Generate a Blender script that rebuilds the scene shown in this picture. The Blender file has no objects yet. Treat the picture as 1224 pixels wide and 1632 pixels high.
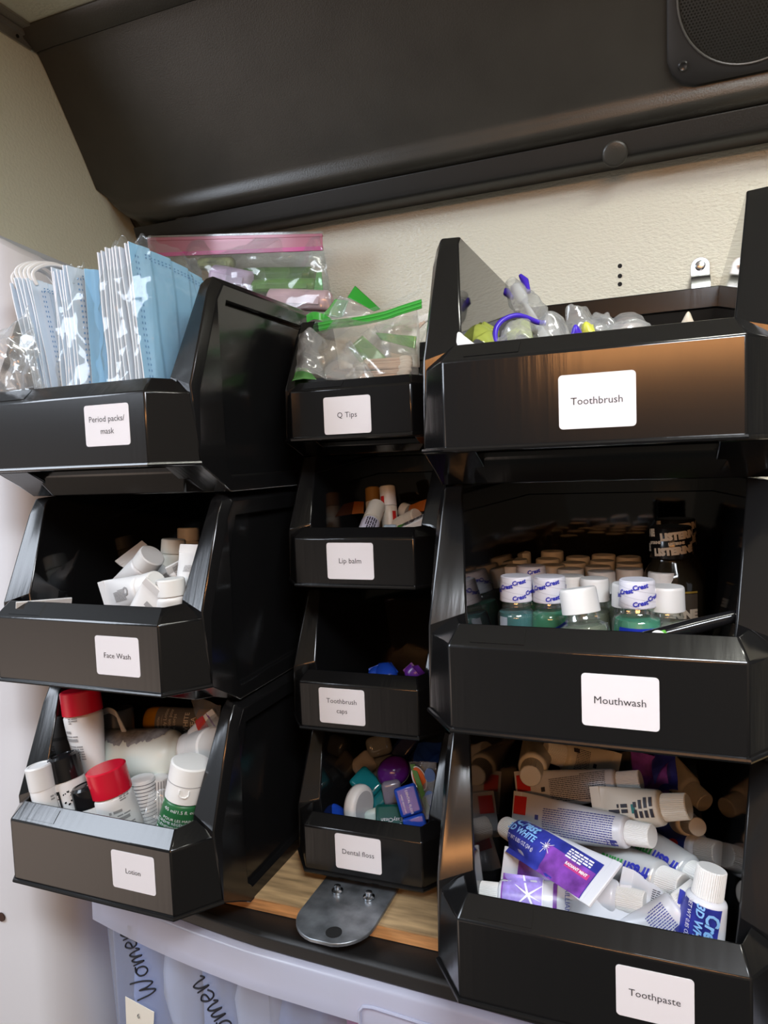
import bpy, bmesh, math, random
from math import sin, cos, pi, radians, sqrt, atan2, hypot
from mathutils import Vector, Matrix, noise

random.seed(7)
S = bpy.context.scene
COL = S.collection
CAMZ = 1.35                       # height of the camera above the van floor

# ------------------------------------------------------------------ camera
CAMR = [[0.930154, 0.365139, -0.038555], [-0.009796, -0.080289, -0.996723], [-0.367038, 0.927484, -0.071104]]
F = 1130.02
cd = bpy.data.cameras.new('camera'); cam = bpy.data.objects.new('camera', cd); COL.objects.link(cam)
cd.sensor_fit = 'HORIZONTAL'; cd.sensor_width = 36.0; cd.lens = F / 1224 * 36.0
cd.clip_start = 0.01
cam.matrix_world = Matrix(((CAMR[0][0], -CAMR[1][0], -CAMR[2][0], 0),
                           (CAMR[0][1], -CAMR[1][1], -CAMR[2][1], 0),
                           (CAMR[0][2], -CAMR[1][2], -CAMR[2][2], CAMZ),
                           (0, 0, 0, 1)))
S.camera = cam

# ------------------------------------------------------------------ light
S.view_settings.view_transform = 'Standard'; S.view_settings.look = 'None'
S.view_settings.gamma = 1.0; S.view_settings.use_curve_mapping = False
S.view_settings.exposure = 0.0

def area_light(name, loc, target, size, energy, color):
    ld = bpy.data.lights.new(name, 'AREA'); ld.shape = 'RECTANGLE'
    ld.size, ld.size_y = size; ld.energy = energy; ld.color = color
    o = bpy.data.objects.new(name, ld); COL.objects.link(o)
    o.location = Vector(loc) + Vector((0, 0, CAMZ))
    d = Vector(target) - Vector(loc)
    o.rotation_euler = d.to_track_quat('-Z', 'Y').to_euler()
    return o

area_light('ceiling_lamp', (0.20, 0.33, 0.462), (0.18, 0.35, -0.5), (0.36, 0.045), 2.8, (0.98, 0.98, 0.88))
area_light('aisle_lamp', (0.22, -0.13, 0.455), (-0.10, 0.43, -0.25), (0.40, 0.20), 4.4, (0.88, 0.93, 1.0)).data.spread = radians(100)
area_light('warm_strip', (0.12, -0.95, 0.26), (0.0, 0.6, 0.05), (0.80, 0.05), 4.1, (1.0, 0.43, 0.14))
area_light('door_daylight', (-1.22, -0.27, 0.50), (-0.38, 0.45, -0.25), (0.62, 0.66), 15.5, (0.80, 0.88, 1.0))

# surroundings: a dim van interior, brown floor below, open door to the left
wd = bpy.data.worlds.new('surroundings'); S.world = wd; wd.use_nodes = True
wn = wd.node_tree; wn.nodes.clear()
def wnode(t, **k):
    n = wn.nodes.new(t)
    for a, b in k.items(): setattr(n, a, b)
    return n
w_out = wnode('ShaderNodeOutputWorld'); w_bg = wnode('ShaderNodeBackground')
w_tc = wnode('ShaderNodeTexCoord')
LOBES = [((-0.66, -0.65, -0.37), 22.0, (1.70, 1.34, 1.12)),     # light brown floor by the open door
         ((-0.80, -0.30, 0.45), 6.0, (0.50, 0.55, 0.62)),       # daylight of the door
         ((0.55, -0.75, 0.15), 5.0, (0.30, 0.22, 0.15)),        # warm far side of the van
         ((0.0, -0.45, 0.9), 5.0, (0.22, 0.22, 0.20))]          # ceiling
acc = None
for d, p, c in LOBES:
    dv = Vector(d).normalized()
    dot = wnode('ShaderNodeVectorMath', operation='DOT_PRODUCT'); dot.inputs[1].default_value = dv
    wn.links.new(w_tc.outputs['Generated'], dot.inputs[0])
    mx = wnode('ShaderNodeMath', operation='MAXIMUM'); mx.inputs[1].default_value = 0.0
    wn.links.new(dot.outputs['Value'], mx.inputs[0])
    pw = wnode('ShaderNodeMath', operation='POWER'); pw.inputs[1].default_value = p
    wn.links.new(mx.outputs[0], pw.inputs[0])
    sc = wnode('ShaderNodeVectorMath', operation='SCALE'); sc.inputs[0].default_value = c
    wn.links.new(pw.outputs[0], sc.inputs['Scale'])
    ad = wnode('ShaderNodeVectorMath', operation='ADD')
    if acc is None: ad.inputs[1].default_value = (0.055, 0.056, 0.052)
    else: wn.links.new(acc.outputs['Vector'], ad.inputs[1])
    wn.links.new(sc.outputs['Vector'], ad.inputs[0]); acc = ad
wn.links.new(acc.outputs['Vector'], w_bg.inputs['Color']); w_bg.inputs['Strength'].default_value = 1.0
wn.links.new(w_bg.outputs[0], w_out.inputs['Surface'])

# ------------------------------------------------------------------ helpers: points
R0, R1, R2 = (Vector(r) for r in CAMR)
def ray(u, v): return R0 * ((u - 612) / F) + R1 * ((v - 816) / F) + R2
def at(u, v, y): d = ray(u, v); return d * (y / d.y)
def atz(u, v, z): d = ray(u, v); return d * (z / d.z)
def atx(u, v, x): d = ray(u, v); return d * (x / d.x)
def mm(n, P): return n * P.dot(R2) / F            # a size seen as n pixels at P, in metres

# ------------------------------------------------------------------ helpers: materials
MATS = {}
def mat(name, color, rough=0.4, metal=0.0, spec=0.5, bump=None, var=None, trans=0.0, ior=1.45, sss=0.0, coat=0.0):
    """bump=(scale, strength[, stretch]); var=(scale, amount[, stretch]) mottles the colour"""
    if name in MATS: return MATS[name]
    m = bpy.data.materials.new(name); m.use_nodes = True
    nt = m.node_tree; b = nt.nodes['Principled BSDF']
    b.inputs['Base Color'].default_value = (*color, 1); b.inputs['Roughness'].default_value = rough
    b.inputs['Metallic'].default_value = metal; b.inputs['Specular IOR Level'].default_value = spec
    b.inputs['Transmission Weight'].default_value = trans; b.inputs['IOR'].default_value = ior
    if sss: b.inputs['Subsurface Weight'].default_value = sss; b.inputs['Subsurface Scale'].default_value = 0.004
    if coat: b.inputs['Coat Weight'].default_value = coat
    tc = None
    def coords(st):
        nonlocal tc
        tc = tc or nt.nodes.new('ShaderNodeTexCoord')
        mp = nt.nodes.new('ShaderNodeMapping'); mp.inputs['Scale'].default_value = st
        nt.links.new(tc.outputs['Object'], mp.inputs['Vector']); return mp
    if bump:
        st = bump[2] if len(bump) > 2 else (1, 1, 1)
        n = nt.nodes.new('ShaderNodeTexNoise'); n.inputs['Scale'].default_value = bump[0]; n.inputs['Detail'].default_value = 3
        bp = nt.nodes.new('ShaderNodeBump'); bp.inputs['Strength'].default_value = bump[1]; bp.inputs['Distance'].default_value = 0.002
        nt.links.new(coords(st).outputs[0], n.inputs['Vector']); nt.links.new(n.outputs['Fac'], bp.inputs['Height'])
        nt.links.new(bp.outputs['Normal'], b.inputs['Normal'])
    if var:
        st = var[2] if len(var) > 2 else (1, 1, 1)
        n = nt.nodes.new('ShaderNodeTexNoise'); n.inputs['Scale'].default_value = var[0]; n.inputs['Detail'].default_value = 4
        r = nt.nodes.new('ShaderNodeValToRGB')
        a = var[1]
        r.color_ramp.elements[0].position = 0.3; r.color_ramp.elements[1].position = 0.7
        r.color_ramp.elements[0].color = (*[max(0, c * (1 - a)) for c in color], 1)
        r.color_ramp.elements[1].color = (*[min(1, c * (1 + a)) for c in color], 1)
        nt.links.new(coords(st).outputs[0], n.inputs['Vector']); nt.links.new(n.outputs['Fac'], r.inputs['Fac'])
        nt.links.new(r.outputs['Color'], b.inputs['Base Color'])
    MATS[name] = m
    return m

def film(name, tint=(1, 1, 1), body=0.06, gloss=0.16, rough=0.08, fres=0.22):
    """thin clear plastic film: mostly see-through, a little milky, glossy"""
    if name in MATS: return MATS[name]
    m = bpy.data.materials.new(name); m.use_nodes = True; nt = m.node_tree; nt.nodes.clear()
    out = nt.nodes.new('ShaderNodeOutputMaterial')
    tr = nt.nodes.new('ShaderNodeBsdfTransparent'); tr.inputs['Color'].default_value = (*tint, 1)
    df = nt.nodes.new('ShaderNodeBsdfDiffuse'); df.inputs['Color'].default_value = (0.75 * tint[0], 0.75 * tint[1], 0.75 * tint[2], 1)
    gl = nt.nodes.new('ShaderNodeBsdfGlossy'); gl.inputs['Roughness'].default_value = rough
    m1 = nt.nodes.new('ShaderNodeMixShader'); m1.inputs['Fac'].default_value = body
    m2 = nt.nodes.new('ShaderNodeMixShader')
    fr = nt.nodes.new('ShaderNodeLayerWeight'); fr.inputs['Blend'].default_value = 0.35
    ma = nt.nodes.new('ShaderNodeMath'); ma.operation = 'MULTIPLY_ADD'; ma.use_clamp = True
    ma.inputs[1].default_value = fres; ma.inputs[2].default_value = gloss
    nt.links.new(fr.outputs['Fresnel'], ma.inputs[0]); nt.links.new(ma.outputs[0], m2.inputs['Fac'])
    nt.links.new(tr.outputs[0], m1.inputs[1]); nt.links.new(df.outputs[0], m1.inputs[2])
    nt.links.new(m1.outputs[0], m2.inputs[1]); nt.links.new(gl.outputs[0], m2.inputs[2])
    nt.links.new(m2.outputs[0], out.inputs['Surface'])
    MATS[name] = m
    return m

# ------------------------------------------------------------------ helpers: meshes
class MB:
    def __init__(s): s.v, s.f, s.mi = [], [], []
    def add(s, vs, fs, mi=0):
        o = len(s.v); s.v += [tuple(p) for p in vs]
        s.f += [tuple(i + o for i in f) for f in fs]; s.mi += [mi] * len(fs); return s
    def box(s, lo, hi, mi=0, M=None):
        x0, y0, z0 = lo; x1, y1, z1 = hi
        vs = [Vector(p) for p in ((x0,y0,z0),(x1,y0,z0),(x1,y1,z0),(x0,y1,z0),(x0,y0,z1),(x1,y0,z1),(x1,y1,z1),(x0,y1,z1))]
        if M: vs = [M @ p for p in vs]
        return s.add(vs, [(0,3,2,1),(4,5,6,7),(0,1,5,4),(1,2,6,5),(2,3,7,6),(3,0,4,7)], mi)
    def loft(s, rings, cap0=True, cap1=True, closed=True, mi=0):
        n = len(rings[0]); vs = [p for r in rings for p in r]; fs = []
        for k in range(len(rings) - 1):
            for i in range(n if closed else n - 1):
                j = (i + 1) % n
                fs.append((k*n + i, k*n + j, (k+1)*n + j, (k+1)*n + i))
        if cap0: fs.append(tuple(reversed(range(n))))
        if cap1: fs.append(tuple(range((len(rings)-1)*n, len(rings)*n)))
        return s.add(vs, fs, mi)
    def prism(s, poly, axis, a0, a1, mi=0):
        def pt(p, a): return {'x': (a, p[0], p[1]), 'y': (p[0], a, p[1]), 'z': (p[0], p[1], a)}[axis]
        return s.loft([[pt(p, a0) for p in poly], [pt(p, a1) for p in poly]], mi=mi)
    def lathe(s, prof, n=24, ribs=0, depth=0.0, z_ribs=None, sx=1.0, sy=1.0, cap0=True, cap1=True, mi=0):
        rings = []
        if ribs: n = ribs * 2
        for r, z in prof:
            ring = []
            for i in range(n):
                a = 2*pi*i/n; rr = r
                if ribs and (z_ribs is None or z_ribs[0] <= z <= z_ribs[1]): rr = r - (depth if i % 2 else 0)
                ring.append((rr*cos(a)*sx, rr*sin(a)*sy, z))
            rings.append(ring)
        return s.loft(rings, cap0, cap1, mi=mi)
    def tube(s, path, r, n=8, mi=0, flat=1.0):
        path = [Vector(p) for p in path]; rings = []
        t = (path[1] - path[0]).normalized()
        up = Vector((0, 0, 1)) if abs(t.z) < 0.9 else Vector((1, 0, 0))
        x = t.cross(up).normalized()
        for i, p in enumerate(path):
            a = path[max(i-1, 0)]; b = path[min(i+1, len(path)-1)]
            t = (b - a).normalized(); x = (x - t * x.dot(t)).normalized(); y = t.cross(x)
            rr = r(i / (len(path)-1)) if callable(r) else r
            rings.append([p + (x*cos(2*pi*k/n) + y*sin(2*pi*k/n)*flat) * rr for k in range(n)])
        return s.loft(rings, mi=mi)
    def grid(s, fn, nu, nv, mi=0):
        vs = [fn(i/nu, j/nv) for j in range(nv+1) for i in range(nu+1)]
        fs = [(j*(nu+1)+i, j*(nu+1)+i+1, (j+1)*(nu+1)+i+1, (j+1)*(nu+1)+i) for j in range(nv) for i in range(nu)]
        return s.add(vs, fs, mi)
    def mesh(s, name, mats, smooth=35):
        me = bpy.data.meshes.new(name); me.from_pydata(s.v, [], s.f)
        bm = bmesh.new(); bm.from_mesh(me); bmesh.ops.recalc_face_normals(bm, faces=bm.faces); bm.to_mesh(me); bm.free()
        for m in (mats if isinstance(mats, (list, tuple)) else [mats]): me.materials.append(m)
        me.polygons.foreach_set('material_index', s.mi)
        if smooth:
            me.shade_smooth(); me.set_sharp_from_angle(angle=radians(smooth))
        return me
    def build(s, name, mats, parent=None, bevel=0.0, smooth=35, seg=2, solid=0.0):
        o = bpy.data.objects.new(name, s.mesh(name, mats, smooth)); COL.objects.link(o)
        if parent: o.parent = parent
        if solid:
            md = o.modifiers.new('thickness', 'SOLIDIFY'); md.thickness = solid; md.offset = 0
        if bevel:
            md = o.modifiers.new('edge', 'BEVEL'); md.width = bevel; md.segments = seg; md.limit_method = 'ANGLE'
            md.angle_limit = radians(35); md.harden_normals = False
        return o

UP = Vector((0, 0, CAMZ))
def setm(o, M):
    o.matrix_world = Matrix.Translation(UP) @ M
def thing(name, label, cat, M=None, group=None):
    o = bpy.data.objects.new(name, None); COL.objects.link(o); o.empty_display_size = 0.01
    setm(o, M if isinstance(M, Matrix) else Matrix.Translation(M or (0, 0, 0)))
    o['label'] = label; o['category'] = cat
    if group: o['group'] = group
    return o
def solo(o, label, cat, M=None, group=None):
    setm(o, M if isinstance(M, Matrix) else Matrix.Translation(M or (0, 0, 0)))
    o['label'] = label; o['category'] = cat
    if group: o['group'] = group
    return o
def struct(o, M=None):
    setm(o, M if isinstance(M, Matrix) else Matrix.Translation(M or (0, 0, 0))); o['kind'] = 'structure'; return o

def aim(p0, p1, face=None, roll=0.0):
    """frame at p0: +z towards p1, +y as far as possible towards face (the camera by default)"""
    z = (Vector(p1) - Vector(p0)).normalized(); mid = (Vector(p0) + Vector(p1)) / 2
    f = (Vector(face) if face is not None else -mid)
    y = (f - z * f.dot(z)).normalized(); x = y.cross(z)
    M = Matrix(((x.x, y.x, z.x, p0[0]), (x.y, y.y, z.y, p0[1]), (x.z, y.z, z.z, p0[2]), (0, 0, 0, 1)))
    return M @ Matrix.Rotation(radians(roll), 4, 'Z')

# ------------------------------------------------------------------ helpers: printing on surfaces
TXT = {}
def text2d(body, size, bold=0.0, shear=0.0, space=1.0, align='CENTER', line=1.0):
    key = (body, size, bold, shear, space, align, line)
    if key not in TXT:
        cu = bpy.data.curves.new('lettering', 'FONT'); cu.body = body; cu.size = size; cu.align_x = align; cu.align_y = 'CENTER'
        cu.resolution_u = 2; cu.offset = bold; cu.shear = shear; cu.space_character = space; cu.space_line = line
        o = bpy.data.objects.new('lettering', cu); COL.objects.link(o)
        dg = bpy.context.evaluated_depsgraph_get(); me = o.evaluated_get(dg).to_mesh()
        TXT[key] = ([(v.co.x, v.co.y) for v in me.vertices], [tuple(p.vertices) for p in me.polygons])
        o.evaluated_get(dg).to_mesh_clear()
        bpy.data.objects.remove(o); bpy.data.curves.remove(cu)
    return TXT[key]
class Print:
    """flat marks wrapped on a surface F(s, t, eps) -> point"""
    def __init__(self, F, eps=0.0003): self.F, self.eps, self.mb = F, eps, MB()
    def text(self, body, s, t, size, rot=0, mi=0, lift=1.0, **k):
        vs, fs = text2d(body, size, **k); c, n = cos(radians(rot)), sin(radians(rot))
        self.mb.add([self.F(s + x*c - y*n, t + x*n + y*c, self.eps*lift*1.6) for x, y in vs], fs, mi); return self
    def rect(self, s0, s1, t0, t1, mi=0, n=8, m=4, lift=1.0, fn=None):
        def p(a, b):
            s, t = s0 + (s1-s0)*a, t0 + (t1-t0)*b
            if fn: s, t = fn(s, t, a, b)
            return self.F(s, t, self.eps*lift)
        self.mb.grid(p, n, m, mi); return self
    def fine(self, s0, s1, t0, t1, rows, mi=0, along='s', seed=1, fill=0.6, lift=1.3):
        """rows of tiny print, too small to read"""
        rnd = random.Random(seed)
        for k in range(rows):
            a0, a1 = (s0, s1) if along == 's' else (t0, t1)
            b0, b1 = (t0, t1) if along == 's' else (s0, s1)
            b = b0 + (b1-b0)*(k+.5)/rows; h = abs(b1-b0)/rows*fill/2; L = abs(a1-a0); sg = 1 if a1 > a0 else -1
            a = 0.0; end = L * (1.0 if k < rows-1 else rnd.uniform(.4, .8))
            while a < end:
                w = min(rnd.uniform(1.5, 5.0)*h*2, end - a)
                if w <= 0: break
                q0, q1 = a0 + sg*a, a0 + sg*(a+w)
                if along == 's': self.rect(q0, q1, b-h, b+h, mi, 2, 1, lift)
                else: self.rect(b-h, b+h, q0, q1, mi, 1, 2, lift)
                a += w + h*1.3
        return self
    def build(self, name, mats, parent):
        o = bpy.data.objects.new(name, self.mb.mesh(name, mats, 60)); COL.objects.link(o); o.parent = parent
        return o
def flatF(origin, s_dir, t_dir, n_dir):
    o, a, b, n = (Vector(v) for v in (origin, s_dir, t_dir, n_dir))
    return lambda s, t, e=0.0: o + a*s + b*t + n*e
def interp(prof, t):
    """radius of a lathe profile [(r, z)] at height t"""
    for (r0, z0), (r1, z1) in zip(prof, prof[1:]):
        if z0 <= t <= z1 and z1 > z0: return r0 + (r1-r0)*(t-z0)/(z1-z0)
    return prof[-1][0] if t > prof[-1][1] else prof[0][0]
def latheF(prof, sx=1.0, sy=1.0):
    def Fn(s, t, e=0.0):
        r = max(interp(prof, t), 1e-4); a = s / r
        return Vector((-sin(a)*(r+e)*sx, cos(a)*(r+e)*sy, t))
    return Fn

# ------------------------------------------------------------------ the setting
m_frp = mat('pebbled_cream_panel', (0.65, 0.64, 0.54), 0.20, bump=(300, 0.8, (0.75, 1, 1.5)), spec=0.5)
m_frp_side = mat('pebbled_side_panel', (0.74, 0.76, 0.62), 0.3, bump=(300, 0.28))
m_headliner = mat('dark_grained_vinyl', (0.036, 0.035, 0.030), 0.34, spec=0.55, bump=(700, 0.10), var=(22, 0.12))
m_white_moulding = mat('white_moulding', (0.66, 0.67, 0.70), 0.38, bump=(9, 0.05))
m_ply_top = mat('plywood_face', (0.42, 0.29, 0.15), 0.5, bump=(60, 0.10, (1, 9, 1)), var=(16, 0.42, (1.2, 9, 1)))
m_ply_edge = mat('plywood_edge', (0.50, 0.25, 0.095), 0.6, var=(40, 0.45, (0.6, 1, 7)))
m_black_lid = mat('matt_black_lid', (0.010, 0.010, 0.010), 0.42, bump=(600, 0.05))
m_steel = mat('zinc_plated_steel', (0.46, 0.48, 0.50), 0.24, 1.0)
m_dark_steel = mat('dark_steel', (0.23, 0.25, 0.27), 0.36, 0.7, bump=(90, 0.06), var=(55, 0.45))
m_alu = mat('dull_aluminium', (0.42, 0.41, 0.36), 0.4, 0.8)
m_hole = mat('bolt_hole', (0.004, 0.004, 0.004), 0.8)

WALLY, WALLX, CEIL = 0.767, -0.627, 0.470
struct(MB().box((WALLX, WALLY, -1.35), (0.75, WALLY + 0.03, CEIL)).build('wall_back', m_frp))
struct(MB().box((WALLX - 0.03, 0.497, -0.2), (WALLX, WALLY + 0.03, CEIL + 0.02)).build('wall_left', m_frp_side))
struct(MB().box((WALLX - 0.03, -0.7, CEIL), (0.75, WALLY + 0.03, CEIL + 0.03)).build('ceiling', m_frp_side))
# aluminium trim where the left wall meets the ceiling
tr = MB(); tr.box((WALLX, 0.2, CEIL - 0.017), (WALLX + 0.003, 0.606, CEIL)); tr.box((WALLX, 0.2, CEIL - 0.003), (WALLX + 0.018, 0.606, CEIL))
tr.box((WALLX, 0.2, CEIL - 0.008), (WALLX + 0.007, 0.606, CEIL - 0.003))
struct(tr.build('trim_1', m_alu, bevel=0.0008))
hl = MB(); hl.lathe([(0.0018, 0), (0.0018, 0.001)], 12)
q = atx(27, 52, WALLX + 0.003); q.z = CEIL - 0.012
o = hl.build('trim_hole', m_hole); o.parent = bpy.data.objects['trim_1']
o.matrix_local = Matrix.Translation(q) @ Matrix.Rotation(pi/2, 4, 'Y')

# white moulded pillar left of the bins, slanted at its top
def pillar_ring(z):
    pts = [(-0.80, 0.60), (-0.80, 0.492)]
    for k in range(9):
        a = pi/2 * k/8
        pts.append((-0.590 + 0.042*sin(a), 0.534 - 0.042*cos(a)))
    pts += [(-0.548, 0.60)]
    def zz(x):
        return z if z < 0 else 0.205 + (-0.548 - x)*0.72 if x > -0.62 else 0.257
    return [(x, y, zz(x)) for x, y in pts]
p = MB(); p.loft([pillar_ring(-1.35), pillar_ring(-0.46), pillar_ring(-0.02), pillar_ring(1)])
struct(p.build('trim_2', m_white_moulding, bevel=0.004, smooth=50))
sc = MB(); sc.lathe([(0.0045, 0), (0.0045, 0.0012), (0.002, 0.0012)], 16)
o = sc.build('fixing_hole', mat('rusty_hole', (0.05, 0.02, 0.012), 0.7), bpy.data.objects['trim_2'])
q = at(3, 1461, 0.4915); o.matrix_local = Matrix.Translation(q) @ Matrix.Rotation(pi/2, 4, 'X')

# three small holes in the back wall
for v in (424, 440, 453):
    q = at(988, v, WALLY)
    o = MB().lathe([(0.0022, 0), (0.0022, 0.0006)], 12).build('screw_hole', m_hole, bpy.data.objects['wall_back'])
    o.matrix_local = Matrix.Translation(q) @ Matrix.Rotation(pi/2, 4, 'X')

# ------------------------------------------------------------------ overhead console with its speaker
con = thing('overhead_console', 'dark grey vinyl covered overhead console above the bins', 'console', (-0.2, 0.7, 0.38))
def inv(o, M=None): return o.matrix_world.inverted() @ Matrix.Translation(UP) @ (M or Matrix.Identity(4))
def child(o, parent, M=None):
    o.parent = parent; o.matrix_local = inv(parent, M); return o
prof = [(0.600, 0.4695), (0.603, 0.4615), (0.6105, 0.4545), (0.618, 0.445), (0.640, 0.4115), (0.665, 0.372), (0.682, 0.3450), (0.693, 0.3270), (0.6985, 0.3185), (0.7003, 0.3150), (0.7009, 0.3100),
        (0.7014, 0.3040), (0.7038, 0.2992), (0.7095, 0.2966), (0.7145, 0.2950), (0.7165, 0.2950), (0.7235, 0.2950), (0.7300, 0.2950), (WALLY - 0.001, 0.2950), (WALLY - 0.001, 0.4695)]
def con_ring(x, k):
    # k: 0 at the left tip, 1 where the full section begins
    out = []
    for y, z in prof:
        if y < 0.735 and z < 0.35:
            f = (1-k)**2; z = z + (0.335 - z)*f*0.85; y = y + 0.004*f
        f2 = (1-k)**2*0.004 if y < 0.735 else 0
        out.append((x, y + f2, z))
    return out
cm = MB()
secs = [(WALLX + 0.001, 0.0), (WALLX + 0.008, 0.12), (WALLX + 0.022, 0.35), (WALLX + 0.045, 0.62), (WALLX + 0.075, 0.86), (WALLX + 0.12, 1.0), (-0.2, 1), (0.2, 1), (0.72, 1)]
cm.loft([con_ring(*s) for s in secs])
child(cm.build('cover', m_headliner, smooth=60), con)
lp = MB(); lip = [(0.7140, 0.2945), (0.7165, 0.2885), (0.7200, 0.2805), (0.7222, 0.2758), (0.7255, 0.2742), (WALLY - 0.001, 0.2800), (WALLY - 0.001, 0.2945)]
lp.prism(lip, 'x', -0.596, 0.72)
child(lp.build('lower_lip', mat('shade_darkened_lip', (0.014, 0.014, 0.013), 0.45, bump=(700, 0.08)), bevel=0.0015, smooth=50), con)  # lip colour darkened to paint in the shade under the console's bulge
# flange along the ceiling
child(MB().prism([(0.590, 0.4695), (0.596, 0.460), (0.612, 0.4525), (0.615, 0.4695)], 'x', WALLX + 0.001, 0.72).build('top_flange', m_headliner, bevel=0.002), con)
fn = Vector((0, -0.847, -0.531)); fd = Vector((0, 0.531, -0.847)); fp = Vector((0, 0.6625, 0.376))
def face_frame(p, n):
    z = Vector(n).normalized(); x = Vector((1, 0, 0)); y = z.cross(x)
    return Matrix(((x.x, y.x, z.x, p[0]), (x.y, y.y, z.y, p[1]), (x.z, y.z, z.z, p[2]), (0, 0, 0, 1)))
def plug(): return MB().lathe([(0.0115, 0), (0.0115, 0.0012), (0.0108, 0.002), (0.009, 0.0026), (0.003, 0.0028)], 28)
for u, v, n, yy in ((100, 70, (0, -0.80, -0.6), 0.6135), (980, 245, (0, -0.9, -0.4), 0.7195), (293, 357, (0, -0.9, -0.4), 0.7195)):
    d = at(u, v, yy)
    if yy < 0.7: d = ray(u, v) * (fn.dot(fp) / fn.dot(ray(u, v)))
    nn = Vector(n).normalized()
    child(plug().build('push_plug', m_headliner, smooth=50), con, face_frame(d - nn*0.0012, n))

spk = thing('ceiling_speaker', 'square black loudspeaker with round mesh grille set into the dark console', 'speaker', face_frame(fp + Vector((0.072, 0, 0)) + fd*0.005, fn))
m_spk = mat('black_speaker_plastic', (0.022, 0.022, 0.022), 0.45, bump=(900, 0.05))
m_grille = mat('grille_mesh', (0.05, 0.05, 0.047), 0.4, 0.6)
A, R_, ch = 0.0655, 0.0585, 0.0155
bz = MB(); N = 48
outer = []
for k in range(N):
    a = 2*pi*k/N + pi/N; c, s = cos(a), sin(a)
    r = A / max(abs(c), abs(s)); r = min(r, (2*A - ch) / (abs(c) + abs(s)))
    outer.append((r*c, r*s))
ci = [(R_*cos(2*pi*k/N + pi/N), R_*sin(2*pi*k/N + pi/N)) for k in range(N)]
bz.loft([[(*p, 0.0) for p in outer], [(*p, 0.005) for p in outer], [(p[0]*.97, p[1]*.97, 0.0065) for p in outer], [(*p, 0.0065) for p in ci], [(*p, 0.0) for p in ci]], False, False)
bz.build('bezel', m_spk, spk, smooth=40)
MB().tube([(R_*.985*cos(2*pi*k/64), R_*.985*sin(2*pi*k/64), 0.0068) for k in range(65)], 0.0009, 8).build('ring', mat('satin_black_ring', (0.09, 0.09, 0.085), 0.25), spk)
MB().lathe([(R_, -0.012), (R_*.8, -0.014), (0.001, -0.016)], 40, cap0=False).build('cone', mat('speaker_cone', (0.012, 0.012, 0.012), 0.6), spk)
MB().lathe([(0.022, -0.010), (0.022, -0.004), (0.018, -0.002), (0.001, 0.0)], 32, cap0=False).build('dust_cap', mat('speaker_cap', (0.05, 0.04, 0.032), 0.5), spk)
# punched metal grille, bars with real holes between them
gm = MB(); pitch = 0.0026
def dome(x, y): return 0.0052 + 0.0045*(1 - (x*x + y*y)/(R_*R_))
nrow = int(R_/ (pitch*.866)) + 1
for r in range(-nrow, nrow + 1):
    y = r*pitch*.866
    if abs(y) > R_*.97: continue
    half = sqrt(max(0, (R_*.975)**2 - y*y))
    n = int(half/pitch) + 1
    off = (r % 2)*pitch/2
    for c in range(-n, n + 1):
        x = c*pitch + off
        if abs(x) > half: continue
        ring_o = [(x + pitch*.577*cos(pi/6 + pi/3*k), y + pitch*.577*sin(pi/6 + pi/3*k)) for k in range(6)]
        ring_i = [(x + pitch*.36*cos(pi/6 + pi/3*k), y + pitch*.36*sin(pi/6 + pi/3*k)) for k in range(6)]
        gm.loft([[(a, b, dome(a, b)) for a, b in ring_o], [(a, b, dome(a, b)) for a, b in ring_i]], False, False)
gm.build('grille', m_grille, spk, smooth=0)
for sx in (-1, 1):
    for sy in (-1, 1):
        g = MB().lathe([(0.0042, 0.0062), (0.0042, 0.0072), (0.003, 0.0082), (0.0012, 0.0074)], 18)
        w = g.build('screw', mat('black_screw', (0.05, 0.05, 0.05), 0.25, 0.6), spk); w.location = (sx*0.053, sy*0.049, 0)

# ------------------------------------------------------------------ shelf board, bracket, tote
ply = thing('plywood_board', 'bare plywood board under the bins with a raw layered front edge', 'board', (-0.2, 0.6, -0.3645))
child(MB().box((-0.540, 0.4925, -0.3660), (0.30, 0.760, -0.3645)).build('face_veneer', m_ply_top), ply)
child(MB().box((-0.540, 0.4930, -0.3765), (0.30, 0.760, -0.3660)).build('core', m_ply_edge), ply)
stp = thing('mending_plate', 'grey steel strap plate with rounded end screwed to the plywood below the floss bin', 'bracket', (-0.245, 0.53, -0.3645))
x0, x1, ye, yb = -0.2790, -0.2130, 0.4555, 0.600
def plate_pts(z):
    pts = [(x0, yb), (x0, ye + 0.030)]
    for k in range(1, 8): a = pi/2*k/8; pts.append((x0 + 0.030*(1-cos(a)), ye + 0.030*(1-sin(a))))
    for k in range(1, 8): a = pi/2*k/8; pts.append((x1 - 0.030*(1-sin(a)), ye + 0.030*(1-cos(a))))
    pts += [(x1, ye + 0.030), (x1, yb)]
    return [(x, y, z) for x, y in pts]
child(MB().loft([plate_pts(-0.3645), plate_pts(-0.3615)]).build('plate', m_dark_steel, bevel=0.0006), stp)
q = atz(532, 1486, -0.3614)
child(MB().lathe([(0.0064, 0), (0.0064, 0.0004)], 24).build('eyelet', m_hole), stp, Matrix.Translation(q))
for u, v in ((538, 1421), (588, 1431)):
    q = atz(u, v, -0.3612)
    b = MB().lathe([(0.0050, 0), (0.0050, 0.0016), (0.0030, 0.0026), (0.0030, 0.0052), (0.0012, 0.0056)], 20)
    child(b.build('screw', m_steel), stp, Matrix.Translation(q))

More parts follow.
